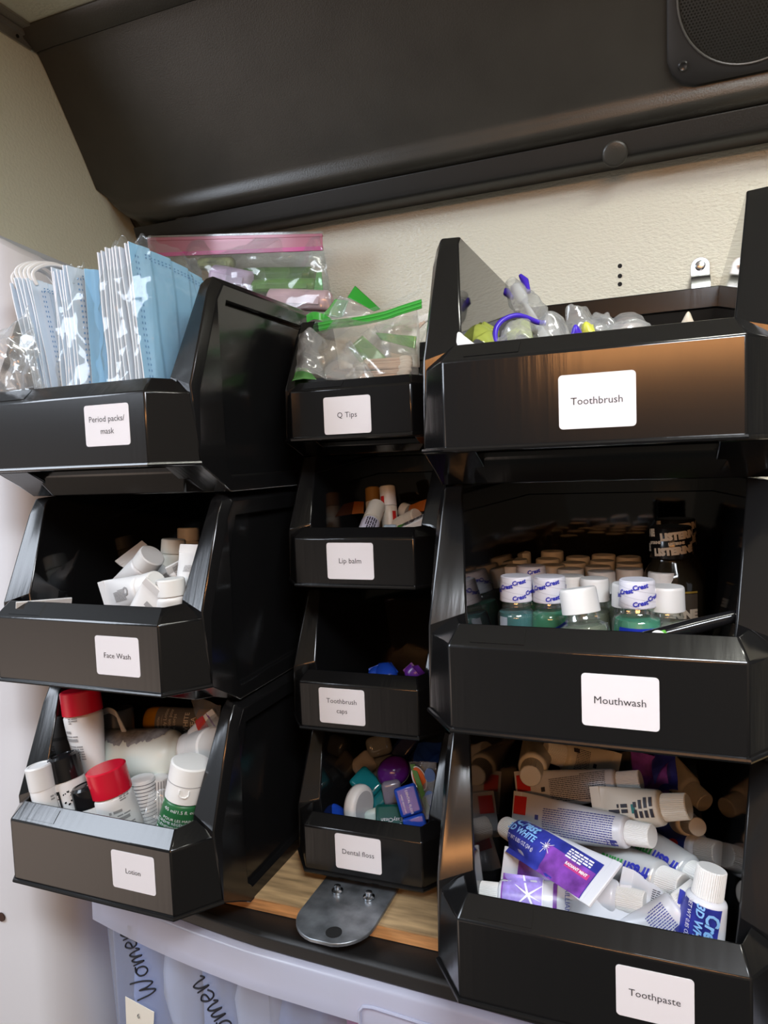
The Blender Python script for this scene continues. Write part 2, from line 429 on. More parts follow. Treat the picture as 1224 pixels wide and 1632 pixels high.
m_tote = film('frosted_clear_plastic', (0.80, 0.84, 1.0), 0.55, 0.06, 0.3)
m_tote_body = film('clear_tote_plastic', (0.88, 0.92, 1.0), 0.14, 0.04, 0.22, 0.12)
tote = thing('storage_tote', 'clear storage tote with black lid and marker writing under the plywood board', 'tote', (-0.12, 0.6, -0.6))
def front_y(x, base): return base + 0.30*max(0, (-0.30 - x))**1.6*1.2 - 0.02*max(0, min(1, (x + 0.35)/0.4))*0.6
def strip(zs, base, x0=-0.508, x1=0.24, n=28):
    rings = []
    for k in range(n + 1):
        x = x0 + (x1-x0)*k/n
        rings.append([(x, front_y(x, b), z) for (b, z) in zs])
    return rings
lid = MB(); lid.loft(strip([(0.4735, -0.3772), (0.4700, -0.3800), (0.4690, -0.3895), (0.55, -0.3895), (0.72, -0.3895), (0.72, -0.3772)], 0, x0=-0.492))
child(lid.build('lid', m_black_lid, smooth=50, bevel=0.001), tote)
rim = MB(); rim.loft(strip([(0.4705, -0.3900), (0.4655, -0.3915), (0.4640, -0.3940), (0.4630, -0.4225), (0.4650, -0.4240), (0.4730, -0.4240), (0.4750, -0.3900)], 0))
child(rim.build('rim', m_tote, smooth=50), tote)
bd = MB(); bd.loft(strip([(0.4735, -0.424), (0.4790, -0.55), (0.4860, -0.70), (0.4875, -0.70), (0.4805, -0.55), (0.4750, -0.424)], 0, x0=-0.500))
bd.box((-0.502, 0.51, -0.70), (-0.5005, 0.72, -0.39)); bd.box((-0.50, 0.50, -0.7015), (0.24, 0.72, -0.70)); bd.box((-0.50, 0.7185, -0.70), (0.24, 0.72, -0.39))
child(bd.build('body', m_tote_body, smooth=50), tote)
# raised handle outline on the rim
hp = [(-0.217, 0.4630, -0.4235), (-0.217, 0.4622, -0.4120), (-0.2135, 0.4620, -0.4075), (-0.206, 0.4615, -0.4060), (-0.15, 0.4560, -0.4075), (-0.09, 0.453, -0.4090)]
hp = [(x, front_y(x, 0.4626), z) for x, y, z in hp]
child(MB().tube(hp, 0.0014, 8).build('handle', m_tote), tote)
m_ink = mat('black_marker', (0.01, 0.01, 0.015), 0.4)
LET = {'W': [[(0, 1.5), (.05, .5), (.22, 0), (.4, .55), (.5, 1.1), (.52, .5), (.7, 0), (.95, .7), (1.05, 1.55)]],
       'o': [[(.3, .85), (.05, .7), (0, .3), (.2, 0), (.45, .15), (.5, .6), (.3, .85), (.6, .75)]],
       'm': [[(0, .8), (.05, 0), (.15, .6), (.3, .8), (.38, .5), (.4, 0), (.5, .6), (.65, .8), (.75, .5), (.78, 0), (.9, .2)]],
       'e': [[(0, .4), (.3, .45), (.4, .65), (.2, .85), (.02, .55), (.05, .15), (.25, 0), (.5, .2)]],
       'n': [[(0, .8), (.05, 0), (.15, .6), (.35, .85), (.45, .5), (.48, 0), (.65, .15)]]}
def tote_pt(u, v):
    p = at(u, v, 0.476)
    for _ in range(3):
        y = front_y(p.x, 0.4735 + (-0.424 - p.z)*0.0437) - 0.0006; p = at(u, v, y)
    return p
def smooth_path(pts, n=5):
    out = []; P = [pts[0]] + list(pts) + [pts[-1]]
    for i in range(1, len(P)-2):
        for k in range(n):
            t = k/n; a, b, c, d = (Vector(P[i+j]) for j in (-1, 0, 1, 2))
            out.append(0.5*((2*b) + (c-a)*t + (2*a-5*b+4*c-d)*t*t + (3*b-a-3*c+d)*t**3))
    out.append(Vector(pts[-1])); return out
def handwriting(word, a, b, h, name):
    """word written from pixel a to pixel b on the tote front"""
    W = {'W': 1.25, 'o': .72, 'm': 1.0, 'e': .62, 'n': .7}
    tot = sum(W[c] for c in word); dx, dy = (b[0]-a[0])/tot, (b[1]-a[1])/tot; L = hypot(dx, dy); nx, ny = dy/L*h, -dx/L*h
    mb = MB(); c0 = 0
    for ch_ in word:
        for st in LET[ch_]:
            pts = [tote_pt(a[0] + dx*(c0+x) + nx*y, a[1] + dy*(c0+x) + ny*y) for x, y in st]
            mb.tube(smooth_path(pts), 0.0008, 6)
        c0 += W[ch_]
    child(mb.build(name, m_ink), tote)
handwriting('Women', (250, 1582), (206, 1474), 22, 'marker_writing')
handwriting('Women', (392, 1672), (322, 1552), 26, 'marker_writing')
st = MB(); c4 = [tote_pt(*p) for p in ((200, 1588), (246, 1613), (244, 1655), (202, 1640))]
st.add([c + Vector((0, -0.0004, 0)) for c in c4] + [c + Vector((0, 0.0002, 0)) for c in c4], [(0,1,2,3), (7,6,5,4), (0,4,5,1), (1,5,6,2), (2,6,7,3), (3,7,4,0)])
so = child(st.build('sticker', mat('cream_sticker', (0.78, 0.74, 0.64), 0.6)), tote)
P6 = Print(flatF(tote_pt(222, 1618) + Vector((0, -0.0008, 0)), (0.97, 0, -0.24), (0.1, 0, 0.99), (0, -1, 0)))
P6.text('6', 0, 0, 0.007)
o6 = P6.build('lettering', m_ink, so); o6.matrix_local = Matrix.Identity(4)
# bagged supplies seen through the tote
_cr = random.Random(21)
CDIR = [(Vector((_cr.uniform(-1, 1), _cr.uniform(-1, 1), _cr.uniform(-1, 1))).normalized(), _cr.uniform(.35, 1.5), _cr.uniform(0, 9)) for _ in range(7)]
def crumple(p, amp, f=40.0, seed=0.0):
    """folded-film relief: flat facets meeting in sharp creases"""
    q = Vector(p)*f*1.45; q = q + noise.noise_vector(q*0.35 + Vector((seed, -seed, seed*.7)))*1.1; s = 0.0
    for d, fr, ph in CDIR:
        t = (q.dot(d)*fr + ph + seed*1.37) % 2.0; s += (abs(t - 1.0) - 0.5)/fr
    return amp*s*0.36
def bundle(name, label, lo, hi, m, seed, amp=0.012, group=None):
    c = (Vector(lo) + Vector(hi))/2; h = (Vector(hi) - Vector(lo))/2
    rings = []; nu, nv = 28, 14
    for j in range(1, nv):
        ph = -pi/2 + pi*j/nv; ring = []
        for i in range(nu):
            th = 2*pi*i/nu; d = Vector((cos(ph)*cos(th), cos(ph)*sin(th), sin(ph)))
            e = Vector(tuple(math.copysign(abs(t)**0.55, t) for t in d)); pnt = Vector((e.x*h.x, e.y*h.y, e.z*h.z))
            ring.append(pnt + d*crumple(pnt + c, amp, 34, seed))
        rings.append(ring)
    o = MB().loft(rings).build(name, m, smooth=60)
    return solo(o, label, 'pack', c, group)
bundle('supply_pack', 'pale blue bagged pack at the far left inside the clear tote', (-0.492, 0.520, -0.62), (-0.446, 0.60, -0.41), mat('pale_blue_pack', (0.36, 0.46, 0.72), 0.5), 1.0)
bundle('supply_pack', 'white strip wrapped pack inside the clear tote between the two marker words', (-0.440, 0.508, -0.60), (-0.418, 0.58, -0.442), mat('white_pack', (0.78, 0.80, 0.84), 0.4), 2.0)
bundle('supply_pack', 'light blue pack inside the clear tote behind the right marker word', (-0.412, 0.508, -0.62), (-0.372, 0.60, -0.425), mat('light_blue_pack', (0.42, 0.52, 0.74), 0.5), 3.0)
bundle('supply_pack', 'crumpled white pack in the middle of the clear tote', (-0.366, 0.500, -0.60), (-0.318, 0.58, -0.43), mat('white_crumpled_pack', (0.80, 0.82, 0.85), 0.35), 4.0, 0.02)
bundle('supply_pack', 'grey blue pack inside the clear tote left of the pink pack', (-0.312, 0.500, -0.62), (-0.268, 0.58, -0.43), mat('grey_blue_pack', (0.33, 0.40, 0.58), 0.5), 5.0)
bundle('supply_pack', 'bright pink pack at the right end of the clear tote', (-0.258, 0.494, -0.62), (-0.02, 0.58, -0.408), mat('pink_pack', (0.80, 0.16, 0.42), 0.45), 6.0)

# ------------------------------------------------------------------ stacking bins
m_bin = mat('black_polypropylene', (0.0065, 0.0065, 0.0068), 0.165, spec=0.7, bump=(30, 0.05, (6, 1, 0.35)))
m_label = mat('white_paper_label', (0.70, 0.68, 0.70), 0.6)
m_text = mat('label_ink', (0.03, 0.03, 0.035), 0.5)
m_bin_in = mat('polished_black_polypropylene', (0.0075, 0.0075, 0.0078), 0.055, spec=0.7)
BIG = dict(w=0.165, cx=0.0235, cy=0.031, hp=0.0546, lip=0.0662, top=0.150, foot=-0.0222, L=0.335, draft=(-0.0114, 0.12), fl=0.018,
           B=[(-0.0010, 0.0300), (0.0040, 0.0126)],
           P=[(0.031, 0.0), (0.034, 0.0546), (0.0640, 0.130), (0.073, 0.143), (0.335, 0.143), (0.335, -0.0222), (0.068, -0.0222), (0.052, -0.012)],
           Q=[(0.0655, 0.012), (0.0645, 0.055), (0.0655, 0.101), (0.0760, 0.130), (0.322, 0.130), (0.322, -0.006), (0.0720, -0.010), (0.0665, -0.004)],
           M=[(0.031, 0.0), (0.0265, 0.0600), (0.058, 0.134), (0.067, 0.1485), (0.335, 0.150), (0.335, -0.0222), (0.068, -0.0222), (0.052, -0.012)],
           R=[(0.031, 0.0), (0.0340, 0.0680), (0.0670, 0.144), (0.075, 0.150), (0.335, 0.150), (0.335, -0.0222), (0.068, -0.0222), (0.052, -0.012)])
SMALL = dict(w=0.107, cx=0.0205, cy=0.029, hp=0.0415, lip=0.0502, top=0.112, foot=-0.0118, L=0.228, draft=(-0.0080, 0.11), fl=0.015,
             B=[(-0.0010, 0.0260), (0.0035, 0.0110)],
             P=[(0.029, 0.0), (0.031, 0.0415), (0.056, 0.096), (0.064, 0.106), (0.228, 0.106), (0.228, -0.0118), (0.060, -0.0118), (0.046, -0.006)],
             Q=[(0.0600, 0.010), (0.0595, 0.040), (0.0600, 0.076), (0.0690, 0.096), (0.218, 0.096), (0.218, -0.004), (0.0640, -0.006), (0.0605, 0.0)],
             M=[(0.029, 0.0), (0.0245, 0.0460), (0.051, 0.099), (0.058, 0.1105), (0.228, 0.112), (0.228, -0.0118), (0.060, -0.0118), (0.046, -0.006)],
             R=[(0.029, 0.0), (0.0295, 0.0510), (0.058, 0.107), (0.065, 0.112), (0.228, 0.112), (0.228, -0.0118), (0.060, -0.0118), (0.046, -0.006)])
LW, LH = 0.04173, 0.03058
def bin_parts(T):
    """meshes of a bin: front, side, back, base; local x across, y into the shelf, z up"""
    w, cx, cy, hp, lip, top, foot, L = (T[k] for k in ('w', 'cx', 'cy', 'hp', 'lip', 'top', 'foot', 'L'))
    A = [(-cx, cy), (0, 0), (w, 0), (w + cx, cy)]
    (bx0, by0), (bx1, by1) = T['B']; B = [(bx0 - 0.0015, by0), (bx1, by1), (w - bx1, by1), (w - bx0 + 0.0015, by0)]
    C = [(-0.004, by0 + 0.006), (bx1, by1 + 0.007), (w - bx1, by1 + 0.007), (w + 0.004, by0 + 0.006)]
    fr = MB()
    rings = [[(x, y, 0) for x, y in A], [(x + (.003 if x < 0 else -.003 if x > w else 0), y - (.0015 if y > 0 else 0), hp) for x, y in A], [(x, y, lip) for x, y in B], [(x, y, 0.004) for x, y in C], [(x, y, 0.0) for x, y in C]]
    n = 4; vs = [p for r in rings for p in r]; fs = []
    for k in range(5):
        for i in range(3): a, b = k*n, ((k+1) % 5)*n; fs.append((a+i, a+i+1, b+i+1, b+i))
    fs += [tuple(k*n for k in range(5)), tuple(k*n + 3 for k in reversed(range(5)))]
    fr.add(vs, fs)
    side = MB(); P, Q, R = T['P'], T['Q'], T['R']; xo, xi = w + cx, w + cx - 0.0055
    # the edge line between the narrow front flange and the chamfer out to the side; the inner wall leans in towards the floor
    d0, d1 = T['draft']; fl = [cx, cx - .003] + [T['fl']]*3 + [cx, cx, cx]; Mx = T['M']
    vs = [(xo, *p) for p in P] + [(xo, *p) for p in Q] + [(xi, *p) for p in Q] + [(w + d0 + d1*p[1], *p) for p in R] + [(w + a, *p) for a, p in zip(fl, Mx)]; fs = []
    for i in range(8):
        j = (i+1) % 8
        fs += [(i, j, 8+j, 8+i), (8+i, 8+j, 16+j, 16+i), (24+i, 32+i, 32+j, 24+j), (32+i, i, j, 32+j)]
    fs += [tuple(range(16, 24)), tuple(reversed(range(24, 32)))]
    side.add(vs, fs); side.mi[-1] = 1
    left = MB(); left.add([(w - x, y, z) for x, y, z in vs], [tuple(reversed(f)) for f in fs]); left.mi[-1] = 1
    back = MB(); back.box((-.008, L - 0.004, 0.0), (w + .008, L, top - 0.004), 1); back.box((-.008, L - 0.0065, top - 0.022), (w + .008, L - 0.004, top - 0.002))
    base = MB(); base.prism(A + [(w, cy), (w, L), (0, L), (0, cy)], 'z', 0.0001, 0.003)
    fy = cy + 0.015
    r0 = [(0.004, fy), (w - 0.004, fy), (w + cx*.5, fy + 0.013), (w + cx*.5, L - .002), (-cx*.5, L - .002), (-cx*.5, fy + 0.013)]
    r2 = [(0.012, fy + 0.010), (w - 0.012, fy + 0.010), (w + cx*.3, fy + 0.03), (w + cx*.3, L - .002), (-cx*.3, L - .002), (-cx*.3, fy + 0.03)]
    base.loft([[(x, y, 0.0001) for x, y in r0], [(x, y, -0.005) for x, y in r0], [(x, y, foot + 0.0003) for x, y in r2]])
    bead = MB(); bead.tube([(x*(1 + .002), y - 0.0006, 0.0016) for x, y in A], 0.0017, 8)
    tab = MB(); e1 = Vector((0, 0, hp)); e2 = Vector((0, by1, lip)); dd = (e2 - e1)
    nrm = Vector((0, -dd.z, dd.y)).normalized()
    for a, b in ((0.013, 0.046),):
        cs = [e1 + dd*.18 + Vector((a, 0, 0)), e1 + dd*.18 + Vector((b, 0, 0)), e1 + dd*.82 + Vector((b, 0, 0)), e1 + dd*.82 + Vector((a + .003, 0, 0))]
        tab.loft([[c - nrm*0.0004 for c in cs], [c + nrm*0.0004 for c in cs]])
    return dict(front_panel=fr, side_wall=side, left=left, back_wall=back, base=base, bead=bead, tab=tab)
MESHES = {}
for key, T in (('big', BIG), ('small', SMALL)):
    pr = bin_parts(T)
    MESHES[key] = {n: b.mesh('bin_' + n, [m_bin, m_bin_in], 35 if n == 'bead' else 20) for n, b in pr.items()}
BINFRAME = {}
def make_bin(key, pos, label, text, size, group):
    x, y, z, yaw, lx, lz = pos; T = BIG if key == 'big' else SMALL
    M = Matrix.Translation((x, y, z)) @ Matrix.Rotation(yaw, 4, 'Z'); BINFRAME[label] = M
    t = thing('storage_bin', label, 'bin', M, group)
    for n, me in MESHES[key].items():
        nm = {'left': 'side_wall', 'bead': 'bottom_bead', 'tab': 'lip_tab'}.get(n, n)
        o = bpy.data.objects.new(nm, me); COL.objects.link(o); o.parent = t
        if n not in ('bead', 'tab'):
            md = o.modifiers.new('edge', 'BEVEL'); md.width = 0.0011; md.segments = 2; md.limit_method = 'ANGLE'; md.angle_limit = radians(28)
    lm = MB(); r = 0.0022; pts = []
    for cx_, cz_, a0 in ((lx + LW - r, lz + LH - r, 0), (lx + r, lz + LH - r, 90), (lx + r, lz + r, 180), (lx + LW - r, lz + r, 270)):
        for k in range(5): a = radians(a0 + 22.5*k); pts.append((cx_ + r*cos(a), cz_ + r*sin(a)))
    lm.prism(pts, 'y', -0.0004, 0.0002)
    lo = lm.build('label', m_label, t); lo['label'] = 'white sticker reading ' + text.replace('\n', ' ').replace('/ ', '/ ')
    Pn = Print(flatF((lx + LW/2, -0.0004, lz + LH/2), (1, 0, 0), (0, 0, 1), (0, -1, 0)), 0.0001)
    Pn.text(text, 0, 0, size, line=1.45)
    Pn.build('lettering', m_text, lo)
    return t
make_bin('big', (-0.5127, 0.4182, 0.0027, -0.0021, 0.1085, 0.0168), 'black stacking bin of face masks, top of the left stack', 'Period packs/\nmask', 0.0062, 'large black bins')
make_bin('big', (-0.5164, 0.4201, -0.1701, 0.0089, 0.1045, 0.0137), 'black stacking bin with Face Wash label, middle of the left stack', 'Face Wash', 0.0059, 'large black bins')
make_bin('big', (-0.5154, 0.4187, -0.3434, -0.0020, 0.1075, 0.0167), 'black stacking bin with Lotion label, bottom of the left stack', 'Lotion', 0.0057, 'large black bins')
make_bin('small', (-0.2918, 0.5328, 0.0197, 0.0213, 0.0306, 0.0041), 'small black bin with Q Tips label, top of the middle stack', 'Q Tips', 0.0064, 'small black bins')
make_bin('small', (-0.2935, 0.5307, -0.1039, 0.0284, 0.0302, 0.0073), 'small black bin with Lip balm label, second from the top of the middle stack', 'Lip balm', 0.0061, 'small black bins')
make_bin('small', (-0.2945, 0.5293, -0.2282, 0.0347, 0.0185, 0.0075), 'small black bin with Toothbrush caps label, third from the top of the middle stack', 'Toothbrush\ncaps', 0.0058, 'small black bins')
make_bin('small', (-0.2933, 0.5230, -0.3533, 0.0262, 0.0295, 0.0087), 'small black bin with Dental floss label, bottom of the middle stack on the plywood', 'Dental floss', 0.0062, 'small black bins')
make_bin('big', (-0.1241, 0.4178, 0.0040, -0.0093, 0.0689, 0.0102), 'black stacking bin with Toothbrush label, top of the right stack', 'Toothbrush', 0.0059, 'large black bins')
make_bin('big', (-0.1237, 0.4107, -0.1684, 0.0065, 0.0787, 0.0127), 'black stacking bin with Mouthwash label, middle of the right stack', 'Mouthwash', 0.0061, 'large black bins')
make_bin('big', (-0.1230, 0.4080, -0.3420, 0.0027, 0.0945, 0.0168), 'black stacking bin with Toothpaste label, bottom of the right stack', 'Toothpaste', 0.0060, 'large black bins')

# steel clamp screwed to the back wall above the toothbrush bin
ck = thing('pipe_clamp', 'small zinc pipe clamp screwed to the cream wall over the toothbrush bin rim', 'clamp', Matrix.Translation(at(1116, 445, WALLY)))
cl = MB(); cw = 0.0085
cl.loft([[(cw*c*k_, y, 0.012 + s*cw*k_ if s > 0 else 0.012 + s*.012) for c, s in [(cos(pi*i/10), sin(pi*i/10)) for i in range(11)] + [(-1, -1), (1, -1)]] for y, k_ in ((0.0, 1), (-0.0016, 1))])
sl = [(-0.0016, 0.004), (-0.010, 0.001), (-0.0135, -0.004), (-0.0135, -0.012), (-0.009, -0.017), (-0.0018, -0.018), (-0.0018, -0.0165), (-0.0085, -0.0158), (-0.012, -0.0115), (-0.012, -0.0045), (-0.009, -0.0002), (-0.0016, 0.0025)]
cl.prism(sl, 'x', -cw, cw)
cl.build('strap', m_steel, ck, bevel=0.0004)
g = MB().lathe([(0.0048, 0), (0.0048, 0.001), (0.0035, 0.003), (0.0015, 0.0034)], 20).build('screw', m_steel, ck)
g.matrix_local = Matrix.Translation((0, -0.0016, 0.0125)) @ Matrix.Rotation(pi/2, 4, 'X')
g = MB().box((-0.0065, -0.0125, -0.009), (0.0005, -0.0120, -0.0075)); g.lathe([(0.0025, 0)] + [(0.0025, 0.0001)], 8)

# ------------------------------------------------------------------ builders of the bins' contents
m_wh = mat('white_plastic', (0.72, 0.72, 0.71), 0.32)
m_whcap = mat('white_cap_plastic', (0.74, 0.74, 0.72), 0.38)
m_cream = mat('cream_plastic', (0.70, 0.67, 0.58), 0.34)
m_red = mat('red_plastic', (0.58, 0.010, 0.030), 0.22)
m_redprint = mat('red_print', (0.55, 0.025, 0.02), 0.4)
m_black = mat('black_gloss_plastic', (0.008, 0.008, 0.009), 0.12)
m_greyprint = mat('grey_print', (0.30, 0.30, 0.30), 0.5)
m_darkprint = mat('dark_print', (0.035, 0.035, 0.05), 0.5)
m_blueprint = mat('blue_fine_print', (0.06, 0.07, 0.30), 0.5)
m_whprint = mat('white_print', (0.80, 0.80, 0.82), 0.45)
m_clear = film('clear_wrap', (0.98, 0.99, 0.99), 0.045, 0.02, 0.12, 0.13)
m_clear2 = film('clear_sachet', (0.96, 0.97, 0.97), 0.15, 0.05, 0.13, 0.2)

def tubeF(L, r, w, c0):
    """front surface of a squeeze tube: round at the shoulder (z=c0), flat at the crimp (z=L)"""
    def ab(t):
        k = min(max((t - c0) / max(L - 0.007 - c0, 1e-4), 0), 1)
        return r + (w - r)*k**0.9, max(r*(1 - k**1.35), 0.0009)
    def Fn(s, t, e=0.0):
        a, b = ab(t); q = min(abs(s)/a, 0.999)
        return Vector((-s, b*sqrt(1 - q*q) + e, t))
    return Fn, ab
def squeeze_tube(label, p0, p1, r, body, cap=None, roll=0, w=None, cap_r=None, cap_l=0.014, group=None, face=None, ribs=26, prints=None, name='squeeze_tube', cat='tube', crimp=None, flip=False):
    """p0: outer end of the cap, p1: crimped end"""
    L = (Vector(p1) - Vector(p0)).length; w = w or r*1.42; cap_r = cap_r or r*0.72
    t = thing(name, label, cat, aim(p0, p1, face, roll), group)
    c0 = cap_l + 0.003; Fn, ab = tubeF(L, r, w, c0)
    rings = []; n = 28
    for z, k in ((cap_l + 0.0002, cap_r*.8), (cap_l + 0.0008, r*.86), (cap_l + 0.0018, r*.96)):
        rings.append([(k*cos(2*pi*i/n), k*sin(2*pi*i/n), z) for i in range(n)])
    for j in range(15):
        z = c0 + (L - 0.007 - c0)*j/14; a, b = ab(z)
        rings.append([(a*cos(2*pi*i/n), b*sin(2*pi*i/n), z) for i in range(n)])
    MB().loft(rings, cap1=False).build('body', body, t, smooth=50)
    MB().box((-w, -0.0009, L - 0.0075), (w, 0.0009, L)).build('crimp', crimp or body, t, bevel=0.0003)
    pr = [(cap_r*.86, 0.0), (cap_r*.93, 0.0006), (cap_r, cap_l), (cap_r*.96, cap_l + 0.0005)]
    mb = MB()
    if ribs: mb.lathe(pr, ribs=ribs*2, depth=cap_r*.035)
    else: mb.lathe([(cap_r*.9, 0), (cap_r*.99, 0.001), (cap_r, cap_l)], 32)
    mb.build('cap', cap or m_whcap, t, smooth=30)
    if prints: prints(t, Fn, L, w)
    return t
def bottle(label, p_top, p_base, prof, body, cap_prof=None, cap=None, name='bottle', cat='bottle', group=None, roll=0, sx=1.0, face=None, prints=None, ribs=0):
    """profiles run from the cap's top (z=0) down to the base (z=h)"""
    t = thing(name, label, cat, aim(p_top, p_base, face, roll), group)
    MB().lathe(prof, 32, sx=sx).build('body', body, t, smooth=40)
    if cap_prof:
        (MB().lathe(cap_prof, ribs=ribs, depth=0.0003) if ribs else MB().lathe(cap_prof, 36)).build('cap', cap, t, smooth=40)
    if prints: prints(t, latheF(prof, sx))
    return t
def up_rot(rot): return rot

# ------------------------------------------------------------------ bin: lotion
yL = 0.46
def capprof(r, h, rd=0.0012): return [(0.0005, 0.0006), (r*.72, 0.0006), (r*.76, 0.0), (r - rd, 0.0), (r, rd), (r, h)]
# plain white bottle
bottle('plain white bottle leaning at the left end of the lotion bin', at(61, 1219, 0.446), at(88, 1345, 0.447), [(0.0102, 0.0195), (0.0108, 0.021), (0.0112, 0.05), (0.0112, 0.071), (0.009, 0.073)], m_wh, capprof(0.0112, 0.020), m_wh,
       prints=lambda t, Fn: Print(Fn).fine(-0.004, -0.009, 0.026, 0.031, 2).build('lettering', m_greyprint, t))
# black caps, white body with black spots
m_spot = mat('white_body', (0.78, 0.78, 0.77), 0.3)
def spots(t, Fn, seed, z0, z1, s0=-0.016, panel=True):
    rnd = random.Random(seed); P = Print(Fn)
    for k in range(110):
        s, z = rnd.uniform(s0, 0.0085), rnd.uniform(z0, z1); a, b, rt = rnd.uniform(.0004, .0010), rnd.uniform(.0004, .0013), rnd.uniform(0, pi)
        ring = [Fn(s + a*cos(q)*cos(rt) - b*sin(q)*sin(rt), z + a*cos(q)*sin(rt) + b*sin(q)*cos(rt), 0.0002) for q in [2*pi*i/7 for i in range(7)]]
        P.mb.add(ring, [tuple(range(7))])
    P.build('spots', m_black, t)
    if panel:
        P = Print(Fn); P.rect(0.0100, 0.024, z0 - .001, z1, 0, 8, 4); P.build('black_panel', m_black, t)
        P = Print(Fn); P.fine(0.0160, 0.0115, z0 + 0.002, z1 - 0.006, 2, along='t', seed=seed, lift=2); P.build('lettering', m_whprint, t)
bottle('bottle with glossy black cap and black spotted white body in the lotion bin', at(98.5, 1203, 0.464), at(136, 1345, 0.462), [(0.0120, 0.021), (0.0135, 0.0225), (0.0138, 0.027), (0.0134, 0.075), (0.011, 0.077)], m_spot, capprof(0.0137, 0.0215, 0.002), m_black,
       prints=lambda t, Fn: spots(t, Fn, 3, 0.029, 0.073))
bottle('short bottle with black cap half hidden behind the front red capped tube', at(138, 1250, 0.456), at(163, 1345, 0.457), [(0.0120, 0.017), (0.0135, 0.018), (0.0136, 0.0225), (0.013, 0.048), (0.011, 0.049)], m_spot, capprof(0.0136, 0.0175, 0.002), m_black,
       prints=lambda t, Fn: (Print(Fn).rect(-0.014, 0.014, 0.024, 0.047).build('black_panel', m_black, t), Print(Fn).text('C', -0.002, -0.0003, 0.007).build('lettering', m_greyprint, t)))
# red capped tubes
def red_prints(k):
    def f(t, Fn, L, w):
        P = Print(Fn)
        P.fine(-0.004, 0.013, 0.0335, 0.0375, 1, seed=k+9)
        P.rect(-0.009, 0.014, 0.0415, 0.0445); P.fine(-0.010, 0.014, 0.0385, 0.0405, 1, seed=k)
        P.fine(-0.012, 0.004, 0.048, 0.062, 6, seed=k+1); P.fine(-0.004, -0.012, 0.022, 0.028, 3, seed=k+3)
        P.build('lettering', m_greyprint, t)
    return f
squeeze_tube('white lotion tube with bright red cap leaning at the front of the lotion bin', at(168, 1222, 0.462), at(221, 1420, 0.470), 0.0166, m_wh, m_red, cap_r=0.0170, cap_l=0.0225, ribs=0, w=0.021, prints=red_prints(1), group=None)
squeeze_tube('tall white tube with red cap standing at the back left of the lotion bin', at(127, 1098, 0.492), at(154, 1290, 0.488), 0.0172, m_wh, m_red, roll=62, cap_r=0.0178, cap_l=0.021, ribs=0, w=0.023, prints=red_prints(5))
# big white bottle lying, grey label torn
pw = at(148, 1203, 0.515); pe = at(287, 1202, 0.535)
tw = thing('lotion_bottle', 'large white bottle lying across the lotion bin with a torn grey label', 'bottle', aim(pw, pe, (0, -0.2, 0.35)))
Lb = (pe - pw).length
wprof = [(0.004, 0.0), (0.019, 0.0004), (0.0228, 0.003), (0.0236, 0.007), (0.0236, Lb - 0.014), (0.022, Lb - 0.006), (0.017, Lb), (0.0145, Lb + 0.001)]
MB().lathe(wprof, 40).build('body', mat('milky_white_plastic', (0.74, 0.78, 0.71), 0.3, sss=0.0), tw)
FW = latheF(wprof); PW = Print(FW, 0.0004); rndw = random.Random(4); jag = [0.018 + 0.007*noise.noise(Vector((k*0.55, 3.1, 0))) + rndw.uniform(-.0015, .0015) for k in range(41)]
def torn(s, t, a, b):
    k = a*40; i = min(int(k), 39); j = jag[i] + (jag[i+1]-jag[i])*(k-i)
    return (-0.022 + b*(0.004 + j + 0.010*(1 - abs(2*a-1)**3) - 0.004), t)
mbw = MB(); mbw.grid(lambda a, b: FW(*torn(0, 0.006 + a*(Lb - 0.016), a, b), 0.0004), 40, 12)
mbw.build('torn_label', mat('grey_torn_label', (0.30, 0.30, 0.31), 0.6, var=(190, 0.35)), tw)
# its cap / next bottle's flip cap
bottle('white bottle with round cap lying at the right wall of the lotion bin', at(341, 1189, 0.520), at(270, 1199, 0.560), [(0.0150, 0.028), (0.016, 0.03), (0.016, 0.05), (0.012, 0.052)], m_wh, [(0.0005, 0.0), (0.0155, 0.0), (0.0172, 0.0015), (0.0172, 0.0085), (0.0160, 0.009), (0.0160, 0.028)], m_whcap)
# green hand cream tube
m_green = mat('dark_green_tube', (0.022, 0.13, 0.045), 0.35)
def green_prints(t, Fn, L, w):
    P = Print(Fn)
    P.text('45 ml/1.5 fl. oz.', 0.001, 0.0365, 0.0042, 180); P.text('POUR LES MAINS', 0.001, 0.0445, 0.0034, 180); P.text('CRÈME RÉGÉNÉRANTE', 0.0005, 0.0482, 0.0034, 180)
    P.text('REPLENISHING HANDCREAM', 0.0005, 0.0520, 0.0034, 180); P.text('RADIANT MOISTURE', 0.001, 0.0570, 0.0037, 180, bold=0.0001)
    P.text('-SOFT', 0.002, 0.0645, 0.0092, 180)
    P.build('lettering', m_whprint, t)
gt = squeeze_tube('green hand cream tube with white flip cap at the front right of the lotion bin', at(305.5, 1213, 0.470), at(268, 1420, 0.463), 0.0167, m_green, m_whcap, cap_r=0.0168, cap_l=0.0300, ribs=0, w=0.023, prints=green_prints, roll=4)
MB().tube([(0.0036, 0.0166, 0.0175), (0.0036, 0.0170, 0.021), (0.0015, 0.0173, 0.0232), (-0.0020, 0.0172, 0.0232), (-0.0042, 0.0169, 0.021), (-0.0042, 0.0166, 0.0175)], 0.0007, 8).build('flip_tab', m_whcap, gt)
MB().tube([(0.0169*cos(2*pi*k/40), 0.0169*sin(2*pi*k/40), 0.0148) for k in range(41)], 0.0003, 6).build('lid_seam', m_greyprint, gt)
